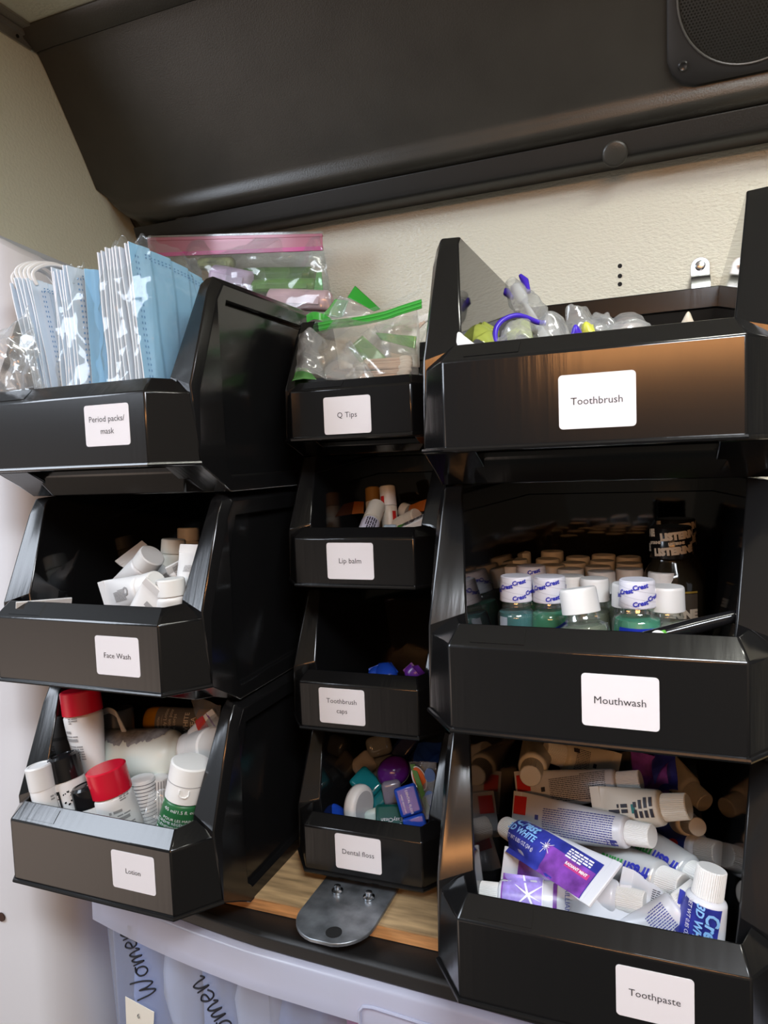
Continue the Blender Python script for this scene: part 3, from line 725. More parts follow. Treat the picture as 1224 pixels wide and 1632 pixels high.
# amber bottle with grey label, lying
def amber_prints(t, Fn):
    P = Print(Fn); P.rect(-0.020, 0.020, 0.0390, 0.082, 0, 14, 2); P.build('grey_label', mat('slate_label', (0.17, 0.18, 0.21), 0.5), t)
    P = Print(Fn, 0.0005); P.text('WHITE', 0.0015, 0.0725, 0.0068, 180, bold=0.00012); P.text('TEA', 0.0015, 0.0800, 0.0068, 180, bold=0.00012)
    P.text('Body Lotion', -0.001, 0.0500, 0.0050, 180); P.text('Lotion pour', -0.001, 0.0550, 0.0050, 180); P.text('le corps', 0.001, 0.0598, 0.0050, 180); P.text('WESTIN', 0.002, 0.0432, 0.0030, 180)
    P.rect(-0.006, 0.010, 0.0462, 0.0464); P.build('lettering', m_whprint, t)
pa, pb = at(199, 1146, 0.575), at(342, 1152, 0.600)
bottle('amber bottle with black cap and grey White Tea label in the lotion bin', pa, pb, [(0.0105, 0.0245), (0.0125, 0.026), (0.0138, 0.030), (0.0140, 0.036), (0.0140, 0.092), (0.012, 0.094)], mat('amber_plastic', (0.50, 0.24, 0.012), 0.15), [(0.0005, 0), (0.0112, 0), (0.0120, 0.0008), (0.0120, 0.0245)], m_black, prints=amber_prints)
bottle('white rounded cap bottle behind the amber bottle in the lotion bin', at(240, 1121, 0.615), at(262, 1170, 0.66), [(0.0100, 0.014), (0.0118, 0.016), (0.0118, 0.05), (0.01, 0.052)], m_wh, [(0.0005, 0), (0.006, 0.0004), (0.0096, 0.003), (0.0110, 0.007), (0.0112, 0.0145)], m_whcap)
# striped bottle between the tubes
def stripes(n, z0, z1, along=False):
    def f(t, Fn):
        P = Print(Fn)
        for k in range(n):
            if along: s = -0.012 + 0.024*k/(n-1); P.rect(s - .00025, s + .00025, z0, z1, 0, 1, 4)
            else: z = z0 + (z1-z0)*k/(n-1); P.rect(-0.019, 0.019, z - .00028, z + .00028, 0, 16, 1)
        P.build('stripes', m_darkprint, t)
    return f
bottle('white bottle with thin black rings behind the front red capped tube', at(226, 1238, 0.492), at(238, 1350, 0.492), [(0.008, 0.0), (0.0105, 0.001), (0.0112, 0.003), (0.0112, 0.062), (0.009, 0.064)], m_spot, prints=stripes(17, 0.004, 0.055))
bottle('white bottle with thin upright black lines beside the green hand cream tube', at(252, 1237, 0.505), at(254, 1340, 0.500), [(0.008, 0.0), (0.0098, 0.001), (0.0102, 0.003), (0.0102, 0.055), (0.009, 0.057)], m_spot, prints=stripes(11, 0.002, 0.05, True))
# crumpled clear sachet
def crumpled(label, a, b, c, d, m, amp=0.004, f=60, seed=0.0, nu=40, nv=40, name='plastic_sachet', cat='sachet', group=None, solid=0.0003, puff=0.0, extra=None):
    """a b c d: corner points (bottom-left, bottom-right, top-right, top-left)"""
    a, b, c, d = (Vector(p) for p in (a, b, c, d)); o = (a + b + c + d)/4; n = (b - a).cross(d - a).normalized()
    if n.dot(o) > 0: n = -n
    def p(u, v):
        q = a*(1-u)*(1-v) + b*u*(1-v) + c*u*v + d*(1-u)*v
        return q - o + n*(crumple(q, amp, f, seed) + puff*sin(pi*u)*sin(pi*v))
    ob = MB().grid(p, nu, nv).build(name, m, smooth=22, solid=solid)
    return solo(ob, label, cat, o, group)
crumpled('crumpled clear plastic sachet beside the green hand cream tube', at(229, 1326, 0.456), at(272, 1332, 0.462), at(274, 1252, 0.474), at(240, 1262, 0.464), m_clear2, 0.006, 70, 1.0)
crumpled('clear plastic wrap over the back right corner of the lotion bin', at(322, 1170, 0.53), at(350, 1172, 0.52), at(352, 1124, 0.55), at(300, 1108, 0.58), m_clear2, 0.005, 60, 2.0)
# red and white striped tube end under the wrap
def stripeprint(t, Fn, L, w):
    P = Print(Fn); P.rect(-w, w, L*.50, L*.72); P.build('red_band', m_redprint, t)
    P = Print(Fn); P.rect(-w, w, L*.80, L*.84); P.build('purple_band', mat('purple_print', (0.20, 0.05, 0.28), 0.4), t)
squeeze_tube('white sachet tube with red band tucked under clear wrap in the lotion bin', at(296, 1185, 0.535), at(350, 1146, 0.545), 0.009, m_wh, w=0.012, cap_l=0.008, prints=stripeprint)
# grey cup with white elastic cords
bottle('grey plastic jar at the back of the lotion bin beside the tall red capped tube', at(182, 1128, 0.545), at(186, 1215, 0.54), [(0.008, 0), (0.017, 0.0006), (0.0185, 0.003), (0.0185, 0.05), (0.016, 0.052)], mat('grey_jar', (0.10, 0.105, 0.115), 0.3))
cd_ = MB()
for k in range(3):
    pts = [at(160, 1134 + 3*k, 0.522), at(172 + k, 1129 + 3*k, 0.52), at(184 + k, 1135 + 3*k, 0.518), at(190 + 1.5*k, 1150 + k, 0.516), at(196 + 2*k, 1166, 0.514)]
    cd_.tube(smooth_path([p - at(180, 1145, 0.52) for p in pts]), 0.0012, 8)
solo(cd_.build('elastic_cord', mat('white_cord', (0.55, 0.55, 0.53), 0.7)), 'white elastic cords looped over the grey jar in the lotion bin', 'cord', at(180, 1145, 0.52))

# ------------------------------------------------------------------ bin: face wash
def fw_prints(k, bar=False, logo=False):
    def f(t, Fn, L, w):
        P = Print(Fn)
        if bar: P.rect(-0.0045, 0.0045, L - 0.018, L - 0.0145)
        else:
            P.fine(-0.005, 0.005, 0.028, L - 0.02, 9, along='t', seed=k)
        if logo: P.text('C', 0.0025, 0.026, 0.0095, 90, bold=0.0004)
        P.build('lettering', m_greyprint, t)
    return f
fwg = 'white face wash tubes'
FWT = [('white face wash tube lying at the front with a grey logo, cap to the right', at(250, 931, 0.470), at(165, 957, 0.478), 0.0118, fw_prints(1, logo=True), 0, 0.0165),
       ('white face wash tube with wide cap leaning up behind the front lying one', at(243, 884, 0.515), at(196, 950, 0.520), 0.0124, fw_prints(2), 10, 0.017),
       ('face wash tube whose flat crimped end with a dark bar stands at the back left', at(262, 925, 0.545), at(205, 878, 0.545), 0.0118, fw_prints(3, bar=True), 20, 0.0165),
       ('cream tinted face wash tube standing upright cap up at the back', at(277, 859, 0.560), at(271, 965, 0.555), 0.0118, fw_prints(4), 0, 0.016),
       ('dim face wash tube standing farthest back in the dark', at(300, 841, 0.630), at(302, 960, 0.625), 0.0118, fw_prints(5), 0, 0.016),
       ('white face wash tube standing cap up at the front right', at(271, 922, 0.462), at(281, 1015, 0.462), 0.0118, fw_prints(6), 0, 0.016),
       ('face wash tube pointing a flat triangular end with a dark bar to the front', at(212, 1000, 0.462), at(259, 944, 0.452), 0.0125, fw_prints(7, bar=True), -8, 0.0175),
       ('face wash tube on its cap with the crimped end up at the right wall', at(298, 968, 0.478), at(314, 868, 0.500), 0.0118, fw_prints(8), -25, 0.015),
       ('small face wash tube between the right wall tube and the upright one', at(296, 938, 0.515), at(281, 896, 0.500), 0.0080, fw_prints(9), 15, 0.0105),
       ('face wash tube alone at the left with only its crimped end above the lip', at(66, 1040, 0.452), at(71, 956, 0.443), 0.0125, fw_prints(10, bar=True), 10, 0.0215)]
for lb, a, b, r, pf, rl, w in FWT:
    squeeze_tube(lb, a, b, r, m_wh if 'cream' not in lb else m_cream, m_whcap if 'cream' not in lb else m_cream, roll=rl, w=w, cap_r=r*.98, cap_l=0.0135, ribs=0, group=fwg, prints=pf)

# ------------------------------------------------------------------ bin: toothpaste
m_tp = mat('white_laminate_tube', (0.64, 0.65, 0.69), 0.24)
m_silver = mat('silver_laminate_tube', (0.66, 0.69, 0.70), 0.22, 0.35)
m_navy = mat('blue_violet_print', (0.035, 0.045, 0.33), 0.3, var=(60, 0.45))
m_violet = mat('violet_print', (0.20, 0.055, 0.36), 0.3, var=(90, 0.5))
m_lilac = mat('lilac_print', (0.33, 0.25, 0.66), 0.3, var=(80, 0.45))
m_greenprint = mat('green_print', (0.03, 0.30, 0.06), 0.4)
m_bluetext = mat('blue_print', (0.03, 0.04, 0.42), 0.4)
m_lightblue = mat('light_blue_print', (0.25, 0.50, 0.85), 0.35)
m_pinkprint = mat('pink_print', (0.55, 0.05, 0.22), 0.4)
def tp_fine(seed, rows=11, ink=None, red=True, rot=1):
    def f(t, Fn, L, w):
        P = Print(Fn); P.fine(-w*.62, w*.55, 0.024, L - 0.030, rows + 2, along='t', seed=seed, fill=.42); P.fine(-w*.6, -w*.35, 0.0215, 0.034, 1, along='t', seed=seed+40, fill=.8)
        P.rect(-0.0015, 0.002, L - 0.026, L - 0.0225); P.build('fine_print', ink or m_blueprint, t)
        if red:
            P = Print(Fn, 0.0011); P.rect(w*.02, w*.80, L - 0.0135, L - 0.002, lift=1); P.build('red_square', m_redprint, t)
    return f
def white3d(t, Fn, L, w):
    P = Print(Fn); P.rect(-w*.62, w*.95, 0.0195, L - 0.010, 0, 14, 14); P.build('blue_panel', m_navy, t)
    P = Print(Fn, 0.0005); P.rect(-w*.15, w*.95, L*.50, L - 0.0105, fn=lambda s, t_, a, b: (s, t_ + 0.006*sin(pi*a)*(1-b)), n=12, m=10); P.build('violet_panel', m_violet, t)
    P = Print(Fn, 0.0008); P.text('Crest', -0.0060, 0.0330, 0.0100, 90, shear=.25, bold=0.0003); P.text('3D WHITE', 0.0010, 0.0330, 0.0064, 90, shear=.2, bold=0.0002); P.build('lettering', m_lightblue, t)
    P = Print(Fn, 0.0008); P.text('NET WT 0.85 OZ (24 g)', 0.0070, 0.0340, 0.0033, 90); P.fine(-0.0085, -0.001, L - 0.037, L - 0.016, 4, along='t', seed=3)
    for k in range(10): a = k*pi/5; P.rect(-.0002, .0002, 0, 0.0060 if k % 2 else .003, 0, 1, 2, fn=lambda s, q, u, v, a=a: (0.0 + s*cos(a) - q*sin(a)*(1), L*.52 + s*sin(a) + q*cos(a)))
    P.build('sparkle', m_whprint, t)
    P = Print(Fn, 0.0008); P.rect(0.0005, 0.0042, L - 0.0335, L - 0.013); P.build('pink_band', m_pinkprint, t)
    P = Print(Fn, 0.0011); P.text('RADIANT MINT', 0.0023, L - 0.0232, 0.0027, 90, bold=0.0001); P.build('flavour', m_whprint, t)
def brilliance(t, Fn, L, w):
    P = Print(Fn); P.rect(-w*.85, w*.25, 0.0195, 0.0330, 0, 10, 6); P.rect(-w*.8, w*.25, 0.0530, 0.0555); P.build('violet_panel', m_violet, t)
    P = Print(Fn, 0.0004); P.rect(-w*.85, w*.25, 0.0205, 0.0460, 0, 10, 8, fn=lambda s, q, a, b: (s*(1 - .0*b), q)); P.build('lilac_panel', m_lilac, t)
    P = Print(Fn, 0.0007)
    for a0, L2 in ((.6, .011), (1.9, .012), (2.6, .010), (3.9, .009), (5.2, .010), (5.9, .009)): P.rect(-.0007, .0007, 0, L2, 0, 1, 4, fn=lambda s, q, u, v, a0=a0: (-0.003 + s*(1-v)*cos(a0) - q*sin(a0), 0.037 + s*sin(a0) + q*cos(a0)))
    P.rect(-w*.8, w*.2, 0.046, 0.0465); P.build('star_burst', m_whprint, t)
    P = Print(Fn, 0.0006); P.text('BRILLIANCE', -0.001, 0.0620, 0.0045, 0, shear=0.0, space=.95)
    P.text('Drug Facts', 0.0080, 0.0300, 0.0030, 90, shear=.1, bold=.0001); P.text('Purpose', 0.0080, 0.0800, 0.0030, 90, bold=.0001); P.fine(0.0098, 0.0112, 0.024, 0.072, 1, along='t')
    for z0, z1, s in ((0.0235, 0.087, 0.0062), (0.0235, 0.038, 0.0098), (0.074, 0.087, 0.0098)): P.rect(s - .00012, s + .00012, z0, z1, 0, 1, 12)
    for z in (0.0235, 0.038, 0.074, 0.087): P.rect(0.0062, 0.0098, z - .00012, z + .00012, 0, 4, 1)
    P.build('lettering', m_blueprint, t)
def freshmint(t, Fn, L, w):
    P = Print(Fn); P.text('fresh', 0.000, 0.0300, 0.0115, 90, shear=.22, bold=0.0004); P.build('lettering', m_bluetext, t)
    P = Print(Fn); P.text('mint', 0.000, 0.0535, 0.0115, 90, shear=.22, bold=0.0004); P.build('lettering', m_greenprint, t)
def colgate_like(t, Fn, L, w):
    P = Print(Fn); P.rect(-w*.9, w*.9, 0.022, L - .012, 0, 10, 8); P.build('blue_panel', mat('deep_blue_print', (0.02, 0.04, 0.20), 0.3), t)
    P = Print(Fn, 0.0006); ring = [Fn(0.001 + 0.0028*cos(q), 0.034 + 0.006*sin(q), 0.0006) for q in [2*pi*i/20 for i in range(20)]]; P.mb.add(ring, [tuple(range(20))]); P.build('red_oval', m_redprint, t)
    P = Print(Fn, 0.0006); P.fine(-0.006, -0.0035, 0.03, 0.05, 2, along='t'); P.build('lettering', m_whprint, t)
def teal_prints(t, Fn, L, w):
    P = Print(Fn); P.fine(-0.006, 0.007, 0.020, 0.036, 4, along='s', seed=8); P.fine(-0.003, 0.004, 0.040, 0.056, 2, along='t', seed=18, fill=.7); P.build('lettering', m_darkprint, t)
    P = Print(Fn); P.rect(-0.003, 0.003, 0.034, 0.037); P.build('teal_mark', mat('teal_print', (0.02, 0.20, 0.20), 0.4), t)
tg = 'toothpaste tubes'
TP = [('white toothpaste tube with dark fine print lying highest at the back', (1022, 1244, .545), (823, 1264, .555), .0105, m_tp, tp_fine(1, 12, m_darkprint), 8, .0165),
      ('white toothpaste tube with blue fine print and red corner lying across the middle', (1040, 1333, .490), (817, 1297, .535), .0106, m_tp, tp_fine(2, 11), 0, .0170),
      ('blue and violet whitening toothpaste tube lying diagonally over the others', (806, 1318, .508), (966, 1411, .428), .0106, m_tp, white3d, 0, .0165),
      ('white and lilac toothpaste tube with Drug Facts box lying along the front lip', (755, 1422, .450), (1008, 1458, .458), .0105, m_tp, brilliance, 0, .0168),
      ('white toothpaste tube with violet panel mostly hidden under the lilac one', (1028, 1441, .462), (800, 1388, .480), .0105, m_tp, None, 0, .0165),
      ('silver toothpaste tube with green and blue lettering and ribbed white cap', (1091, 1415, .474), (888, 1342, .545), .0118, m_silver, freshmint, 0, .0170),
      ('silver toothpaste tube with green and blue lettering behind its twin', (1135, 1412, .488), (955, 1312, .560), .0122, m_silver, freshmint, -6, .0170),
      ('blue whitening toothpaste tube standing cap up in the front right corner', (1135, 1383, .452), (1098, 1590, .441), .0118, m_tp, white3d, 6, .0160),
      ('white toothpaste tube full of blue fine print leaning into the front lip', (1118, 1418, .462), (985, 1530, .442), .0112, m_tp, tp_fine(5, 12, None, False), 0, .0165),
      ('white toothpaste tube with grey fine print under the silver one', (1100, 1462, .470), (985, 1418, .475), .0100, m_tp, tp_fine(6, 12, m_darkprint, False), 0, .0150),
      ('cream toothpaste tube with teal mark and cream cap lying behind the middle one', (1098, 1285, .505), (945, 1292, .520), .0118, m_cream, teal_prints, 0, .0165),
      ('dark blue toothpaste tube with red oval near the right wall', (1148, 1361, .540), (1000, 1330, .600), .0118, m_tp, colgate_like, 0, .0160),
      ('dim cream toothpaste tube with cap pointing down to the right wall', (1124, 1280, .610), (1040, 1205, .660), .0110, m_cream, None, 0, .0150),
      ('small cream capped tube under the dim one at the right', (1112, 1318, .540), (1060, 1300, .600), .0090, m_cream, None, 0, .0120),
      ('cream toothpaste tube pointing its ribbed cap at the viewer, back left', (845, 1237, .545), (862, 1175, .640), .0118, m_cream, None, 0, .0150),
      ('orange lit toothpaste tube with black print leaning at the back', (868, 1196, .600), (985, 1232, .625), .0120, m_cream, tp_fine(9, 12, m_darkprint, False), 0, .0165),
      ('white toothpaste tube end with red corner poking out under the blue one', (905, 1392, .505), (812, 1352, .515), .0085, m_tp, tp_fine(12, 8), 0, .0145)]
for lb, a, b, r, body, pf, rl, w in TP:
    squeeze_tube(lb, at(*a), at(*b), r, body, m_cream if 'cream' in lb else (mat('grey_cap', (0.2, 0.2, 0.19), 0.4) if 'dark capped' in lb else m_whcap), roll=rl, w=w, face=(-.1, -.60, .80) if 'diagonally' in lb else None, cap_r=r*.78, cap_l=0.0165 if r > .0085 else .010, ribs=22, group=tg, prints=pf, crimp=m_tp if body is m_silver else None)
vb = [o for o in COL.objects if o.get('label', '').startswith('white toothpaste tube with violet panel')][0]
Lv = (at(1028, 1441, .462) - at(800, 1388, .480)).length
P = Print(tubeF(Lv, .0105, .0165, .0195)[0]); P.rect(-.013, .009, Lv*.55, Lv - .012); P.build('violet_panel', m_violet, vb)
crumpled('purple and blue foil sachet standing behind the tubes, back right of the toothpaste bin', at(1010, 1262, .590), at(1062, 1268, .575), at(1068, 1205, .610), at(1008, 1200, .620), m_violet, .007, 55, 3.0)
sb = crumpled('dark blue clear fronted sachet next to the purple foil one in the toothpaste bin', at(1045, 1262, .585), at(1082, 1262, .580), at(1078, 1200, .615), at(1040, 1205, .620), m_navy, .005, 55, 4.0)
crumpled('pale grey plastic sachet at the back middle of the toothpaste bin', at(960, 1240, .64), at(1030, 1236, .64), at(1025, 1198, .66), at(955, 1196, .66), mat('grey_sachet', (0.22, 0.24, 0.25), 0.3), .006, 50, 5.0)

# ------------------------------------------------------------------ bin: mouthwash
def liquid(name, c, rough=0.05, body=0.75):
    return film(name, c, body, 0.12, rough)
m_glass = film('clear_bottle_plastic', (0.93, 0.96, 0.95), 0.05, 0.12, 0.06)
m_mint = liquid('green_mouthwash', (0.12, 0.75, 0.45))
m_teal = liquid('teal_mouthwash', (0.07, 0.36, 0.38))
m_pale = liquid('pale_mouthwash', (0.60, 0.70, 0.50), 0.05, 0.4)
m_dark = liquid('dark_mouthwash', (0.20, 0.17, 0.10), 0.05, 0.2)
m_wrap = mat('printed_white_wrap', (0.74, 0.74, 0.80), 0.32)
m_bluelabel = mat('blue_bottle_label', (0.012, 0.035, 0.42), 0.3)
m_tancap = m_whcap
ZF = -0.165
def wrap_text(Fn, word, r, z0, z1, size, ink, rows=3, parent=None, name='lettering', tilt=14, bold=.0002, space=1.0):
    P = Print(Fn)
    for k in range(rows):
        z = z0 + (z1-z0)*(k+.5)/rows
        for j in range(-2, 4):
            s = (j*.52 + (.26 if k % 2 else 0))*2*r
            if abs(s) < r*2.2: P.text(word, s - r*.3, z - s*0.22, size, 180 - tilt if False else 180, bold=bold, shear=.15)
    P.build(name, ink, parent)
def mouth_bottle(label, top, h, kind, roll=0, lean=None, cap_r=0.0114, wide=0.0140, deep=1.0, group=None, ink=None):
    """stands on the bin floor; local z runs from the cap's top down to the base"""
    top = Vector(top); base = Vector((top.x, top.y, top.z - h)) if lean is None else Vector(lean)
    h = (base - top).length
    t = thing('mouthwash_bottle', label, 'bottle', aim(top, base, None, roll), group)
    ch = 0.0180 if 'wrap' in kind else 0.0160
    cp = [(0.0005, 0.0), (cap_r*.93, 0.0), (cap_r*.98, 0.0006), (cap_r, 0.002), (cap_r*1.04, ch)]
    wl = {'crestwrap': m_wrap, 'teal': m_wrap, 'big': m_wrap}
    prof = [(cap_r*.85, ch - 0.001), (cap_r*.9, ch + 0.003), (cap_r*.96, ch + 0.0045), (cap_r*.90, ch + 0.0060), (wide*.95, ch + .0085), (wide, ch + .012), (wide, h - .002), (wide*.9, h)]
    if kind == 'big wrap': prof = [(cap_r*.85, ch - 0.001), (cap_r*.92, ch + 0.003), (cap_r*.97, ch + .005), (wide*.80, ch + 0.0065), (wide*.92, ch + .009), (wide*1.15, h - .006), (wide*1.1, h)]
    MB().lathe(prof, 32, sy=deep).build('body', m_glass, t, smooth=50)
    lz = ch + (.0085 if kind != 'big wrap' else .0085)
    liq = {'mint wrap': m_mint, 'teal wrap': m_teal, 'big wrap': m_mint}.get(kind, m_pale)
    lp = [(0.0005, lz)] + [(r*.93, z) for z, r in ((lz, interp(prof, lz)), (lz + .01, interp(prof, lz + .01)), (h - .004, interp(prof, h - .004)), (h - .002, wide*.85))]
    MB().lathe(lp, 28, sy=deep).build('liquid', liq, t, smooth=50)
    c = MB().lathe(cp, 36) if 'wrap' in kind else MB().lathe(cp, ribs=30, depth=0.00018)
    co = c.build('cap', m_wrap if 'wrap' in kind else m_whcap, t, smooth=40)
    Fb = latheF(prof, 1.0, deep)
    if 'wrap' in kind:
        Fc = latheF(cp)
        P = Print(Fc)
        for k in range(4):
            for j in range(-2, 3):
                s = (j + (.5 if k % 2 else 0))*0.0190 - .002; z = 0.0030 + k*0.0055 - s*.20
                if abs(s) < .026 and .001 < z < ch - .0015: P.text('Crest', s, z, 0.0043, 180 + 12, bold=.0002, shear=.12)
        P.build('lettering', m_bluetext, t)
        P = Print(Fc, .00015)
        for k in range(5):
            z = 0.0004 + k*0.0055
            P.rect(-0.019, 0.019, -.0001, .0001, 0, 24, 1, fn=lambda s, q, a, b, z=z: (s, min(max(z - s*.20, .0006), ch - .0005) + q))
        P.build('wrap_lines', mat('grey_line', (0.42, 0.42, 0.50), 0.4), t)
    if kind == 'mint wrap':
        P = Print(Fb, 0.0004); P.rect(-0.014, -0.0035, lz + .003, h - .01, 0, 6, 4, fn=lambda s, q, a, b: (s, q + .005*(a if True else 0)*(1-b))); P.build('label', m_bluelabel, t)
        P = Print(Fb, 0.0007); P.text('Crest', -.0085, lz + .018, .006, 180, bold=.0002); P.build('lettering', m_lightblue, t)
    if kind == 'teal wrap':
        P = Print(Fb, 0.0004); P.rect(0.007, 0.014, lz + .002, h - .01); P.rect(-.0035, .002, lz + .014, h - .012); P.build('label', mat('pale_label', (0.35, 0.42, 0.50), 0.4), t)
    if kind == 'big wrap':
        P = Print(Fb, 0.0004); P.rect(-0.0150, 0.0150, lz + .0035, h - .01, 0, 10, 4, fn=lambda s, q, a, b: (s*(.80 + .2*b), q)); P.build('label', m_bluelabel, t)
        P = Print(Fb, 0.0007); P.text('Crest', 0.000, lz + .021, .009, 180, bold=.0003); P.build('lettering', m_whprint, t)
    if kind == 'white label':
        P = Print(Fb, 0.0004); P.rect(-0.016, 0.016, lz + .004, h - .006); P.build('label', mat('white_bottle_label', (0.72, 0.73, 0.74), 0.4), t)
        P = Print(Fb, 0.0007); P.fine(-.009, .009, lz + .010, lz + .026, 6, seed=4); P.build('lettering', m_greyprint, t)
    return t
def stand(u, v, h): return atz(u, v, ZF + h)
mg = 'mouthwash bottles'
H1, H2 = 0.0780, 0.0745
mouth_bottle('teal mouthwash bottle with printed cap wrap, left of the front row', stand(822, 917, H1), H1, 'teal wrap', group=mg)
mouth_bottle('bright green mouthwash bottle with printed cap wrap, second in the front row', stand(875, 918, H1), H1, 'mint wrap', group=mg)
mouth_bottle('wide green mouthwash bottle with printed cap wrap and big blue label', stand(1015, 923, 0.080), 0.080, 'big wrap', group=mg, cap_r=.0115, wide=.0170)
tp_ = stand(920, 937, .078); mouth_bottle('clear mouthwash bottle with white cap and white label tilted in the front row', tp_, .078, 'white label', group=mg, lean=(tp_.x + .012, tp_.y - .008, ZF + .003), cap_r=.0118, wide=.0160)
mouth_bottle('mouthwash bottle with printed cap wrap in the second row behind the two green ones', stand(846, 901, H1), H1, 'mint wrap', group=mg)
backs = [('front right corner behind the lip', 1062, 934), ('right column, second from the front', 1056, 911), 
         ('middle column, largest tan lit cap behind the tilted bottle', 947, 921), ('middle column, second cap', 958, 910), ('middle column, third cap', 953, 902), ('middle column, fourth cap', 960, 893), ('middle column, rearmost cap', 962, 884),
         ('left middle column, front cap', 909, 917), ('left middle column, second cap', 909, 906), ('left middle column, third cap', 914, 896), ('left middle column, rearmost cap', 921, 887),
         ('column behind the second printed cap, front', 880, 900), ('column behind the second printed cap, middle', 873, 890), ('column behind the second printed cap, rear', 880, 878),
         ('column behind the first printed cap, front', 816, 901), ('column behind the first printed cap, middle', 822, 891), ('column behind the first printed cap, rear', 828, 880),
         ('column beside the wide green bottle, front', 1000, 929), ('column beside the wide green bottle, second', 1003, 906), ('column beside the wide green bottle, third', 1003, 897), ('column beside the wide green bottle, rearmost', 1002, 887),
         ]
placed = []
for lb, u, v in backs:
    mouth_bottle('white capped mouthwash bottle, ' + lb, stand(u, v, H2), H2, 'plain', group=mg, cap_r=.0104 if v < 930 else .0114, wide=.0112 if v < 930 else .0136)
# dark bottles with printed black wraps
def amber_bottle(label, top, h):
    t = thing('mouthwash_bottle', label, 'bottle', aim(top, (top.x, top.y, top.z - h)), mg)
    cp = [(0.0005, 0), (.0138, 0), (.0146, .001), (.0150, .0235)]
    MB().lathe(cp, 36).build('cap', mat('black_wrap', (0.010, 0.010, 0.010), 0.14), t, smooth=40)
    pf = [(.0130, .0235), (.0140, .027), (.0190, .035), (.0225, .043), (.0225, h - .003), (.020, h)]
    MB().lathe(pf, 36, sy=.8).build('body', mat('dark_amber_bottle', (0.016, 0.013, 0.008), 0.08), t, smooth=50)
    P = Print(latheF(cp))
    for k in range(2):
        for j in (-1, 0, 1): P.text('LISTERINE', j*.036 - .008 + k*.005, .0060 + k*.0115, .0070, 180 + 6, bold=.0006)
    for j in (-1, 0, 1): P.text('LISTERINE', j*.017 - .004, .0118, .0026, 180 + 6, bold=.0002)
    P.build('lettering', mat('cream_wrap_print', (0.62, 0.54, 0.42), 0.4), t)
    Fb = latheF(pf, 1, .8)
    P = Print(Fb, .0004); P.rect(-.020, .020, .047, .0485); P.build('gold_band', mat('gold_band', (0.30, 0.20, 0.03), 0.4), t)
    P = Print(Fb, .0004); P.rect(-.020, .020, .049, h - .010); P.build('label', mat('dark_bottle_label', (0.07, 0.055, 0.04), 0.4), t)
    P = Print(Fb, .0007); P.text('LISTERINE', .0, .064, .0085, 180, bold=.0006); P.text('TOTAL', -.004, .073, .0075, 180, bold=.0004); P.build('lettering', mat('cream_wrap_print', (0.62, 0.54, 0.42), 0.4), t)
    return t
amber_bottle('tall dark mouthwash bottle with printed black wrap, nearer of the two', at(1069, 838, .575), .104)
amber_bottle('tall dark mouthwash bottle with printed black wrap, farther of the two', at(1077, 826, .625), .106)
# dark handle with a green ribbon lying on the lip
th = thing('wrist_strap_tool', 'slim black plastic stick with white ring and green ribbon in the mouthwash bin', 'tool', aim(at(1000, 1026, .440), at(1156, 986, .456)))
Lh = (at(1000, 1024, .440) - at(1180, 962, .452)).length
MB().lathe([(.001, 0), (.0035, .002), (.0046, .010), (.0048, Lh*.6), (.0036, Lh - .002), (.001, Lh)], 24).build('handle', m_black, th)
M0 = th.matrix_world.copy()
def world_child(o, par): o.parent = par; o.matrix_local = par.matrix_world.inverted() @ Matrix.Translation(UP)
world_child(MB().tube(smooth_path([at(1040, 1021, .434), at(1041, 1012, .434), at(1048, 1008, .434), at(1056, 1012, .434), at(1057, 1019, .434)]), .0014, 8).build('ring', m_wh, th), th)
rb = MB(); rp = smooth_path([at(1056, 1005, .436), at(1064, 1016, .434), at(1080, 1019, .433), at(1100, 1018, .434), at(1118, 1021, .438)], 6)
rb.tube(rp, .0022, 8, flat=.3)
world_child(rb.build('ribbon', mat('green_ribbon', (0.12, 0.42, 0.06), 0.4)), th)

# ------------------------------------------------------------------ bin: dental floss
def rbox(name, size, m, parent, r=0.3, n=6, bev=0.002):
    x, y, z = (k/2 for k in size)
    return MB().box((-x, -y, -z), (x, y, z)).build(name, m, parent, bevel=bev, seg=4)
def ctr(u0, v0, u1, v1, y0, y1=None): return at(u0, v0, y0), at(u1, v1, y1 if y1 is not None else y0)
fg = 'floss containers'
def floss_box(label, p0, p1, w, d, m, roll=0, bev=.004, text=None, ink=None, hinge=True, lid=None):
    L = (Vector(p1) - Vector(p0)).length
    t = thing('floss_container', label, 'floss container', aim(p0, p1, None, roll), fg)
    k = .68 if hinge else 1.0
    MB().box((-w/2, -d/2, 0), (w/2, d/2, L*k - (.0004 if hinge else 0))).build('case', m, t, bevel=bev, seg=4)
    if hinge: MB().box((-w/2*.99, -d/2*.99, L*k), (w/2*.99, d/2*.99, L)).build('lid', lid or m, t, bevel=bev, seg=4)
    if text:
        P = Print(flatF((0, d/2, L*.45), (-1, 0, 0), (0, 0, 1), (0, 1, 0)))
        for tx, s, q, sz, rot in text: P.text(tx, s, q, sz, rot)
        P.build('lettering', ink or m_whprint, t)
    return t
m_floss_blue = mat('blue_floss_plastic', (0.012, 0.060, 0.42), 0.22)
m_floss_teal = mat('teal_translucent_plastic', (0.008, 0.16, 0.19), 0.15, coat=.3)
m_floss_grey = mat('smoky_clear_plastic', (0.16, 0.17, 0.17), 0.12, coat=.5)
m_floss_purple = mat('purple_plastic', (0.085, 0.012, 0.19), 0.14)
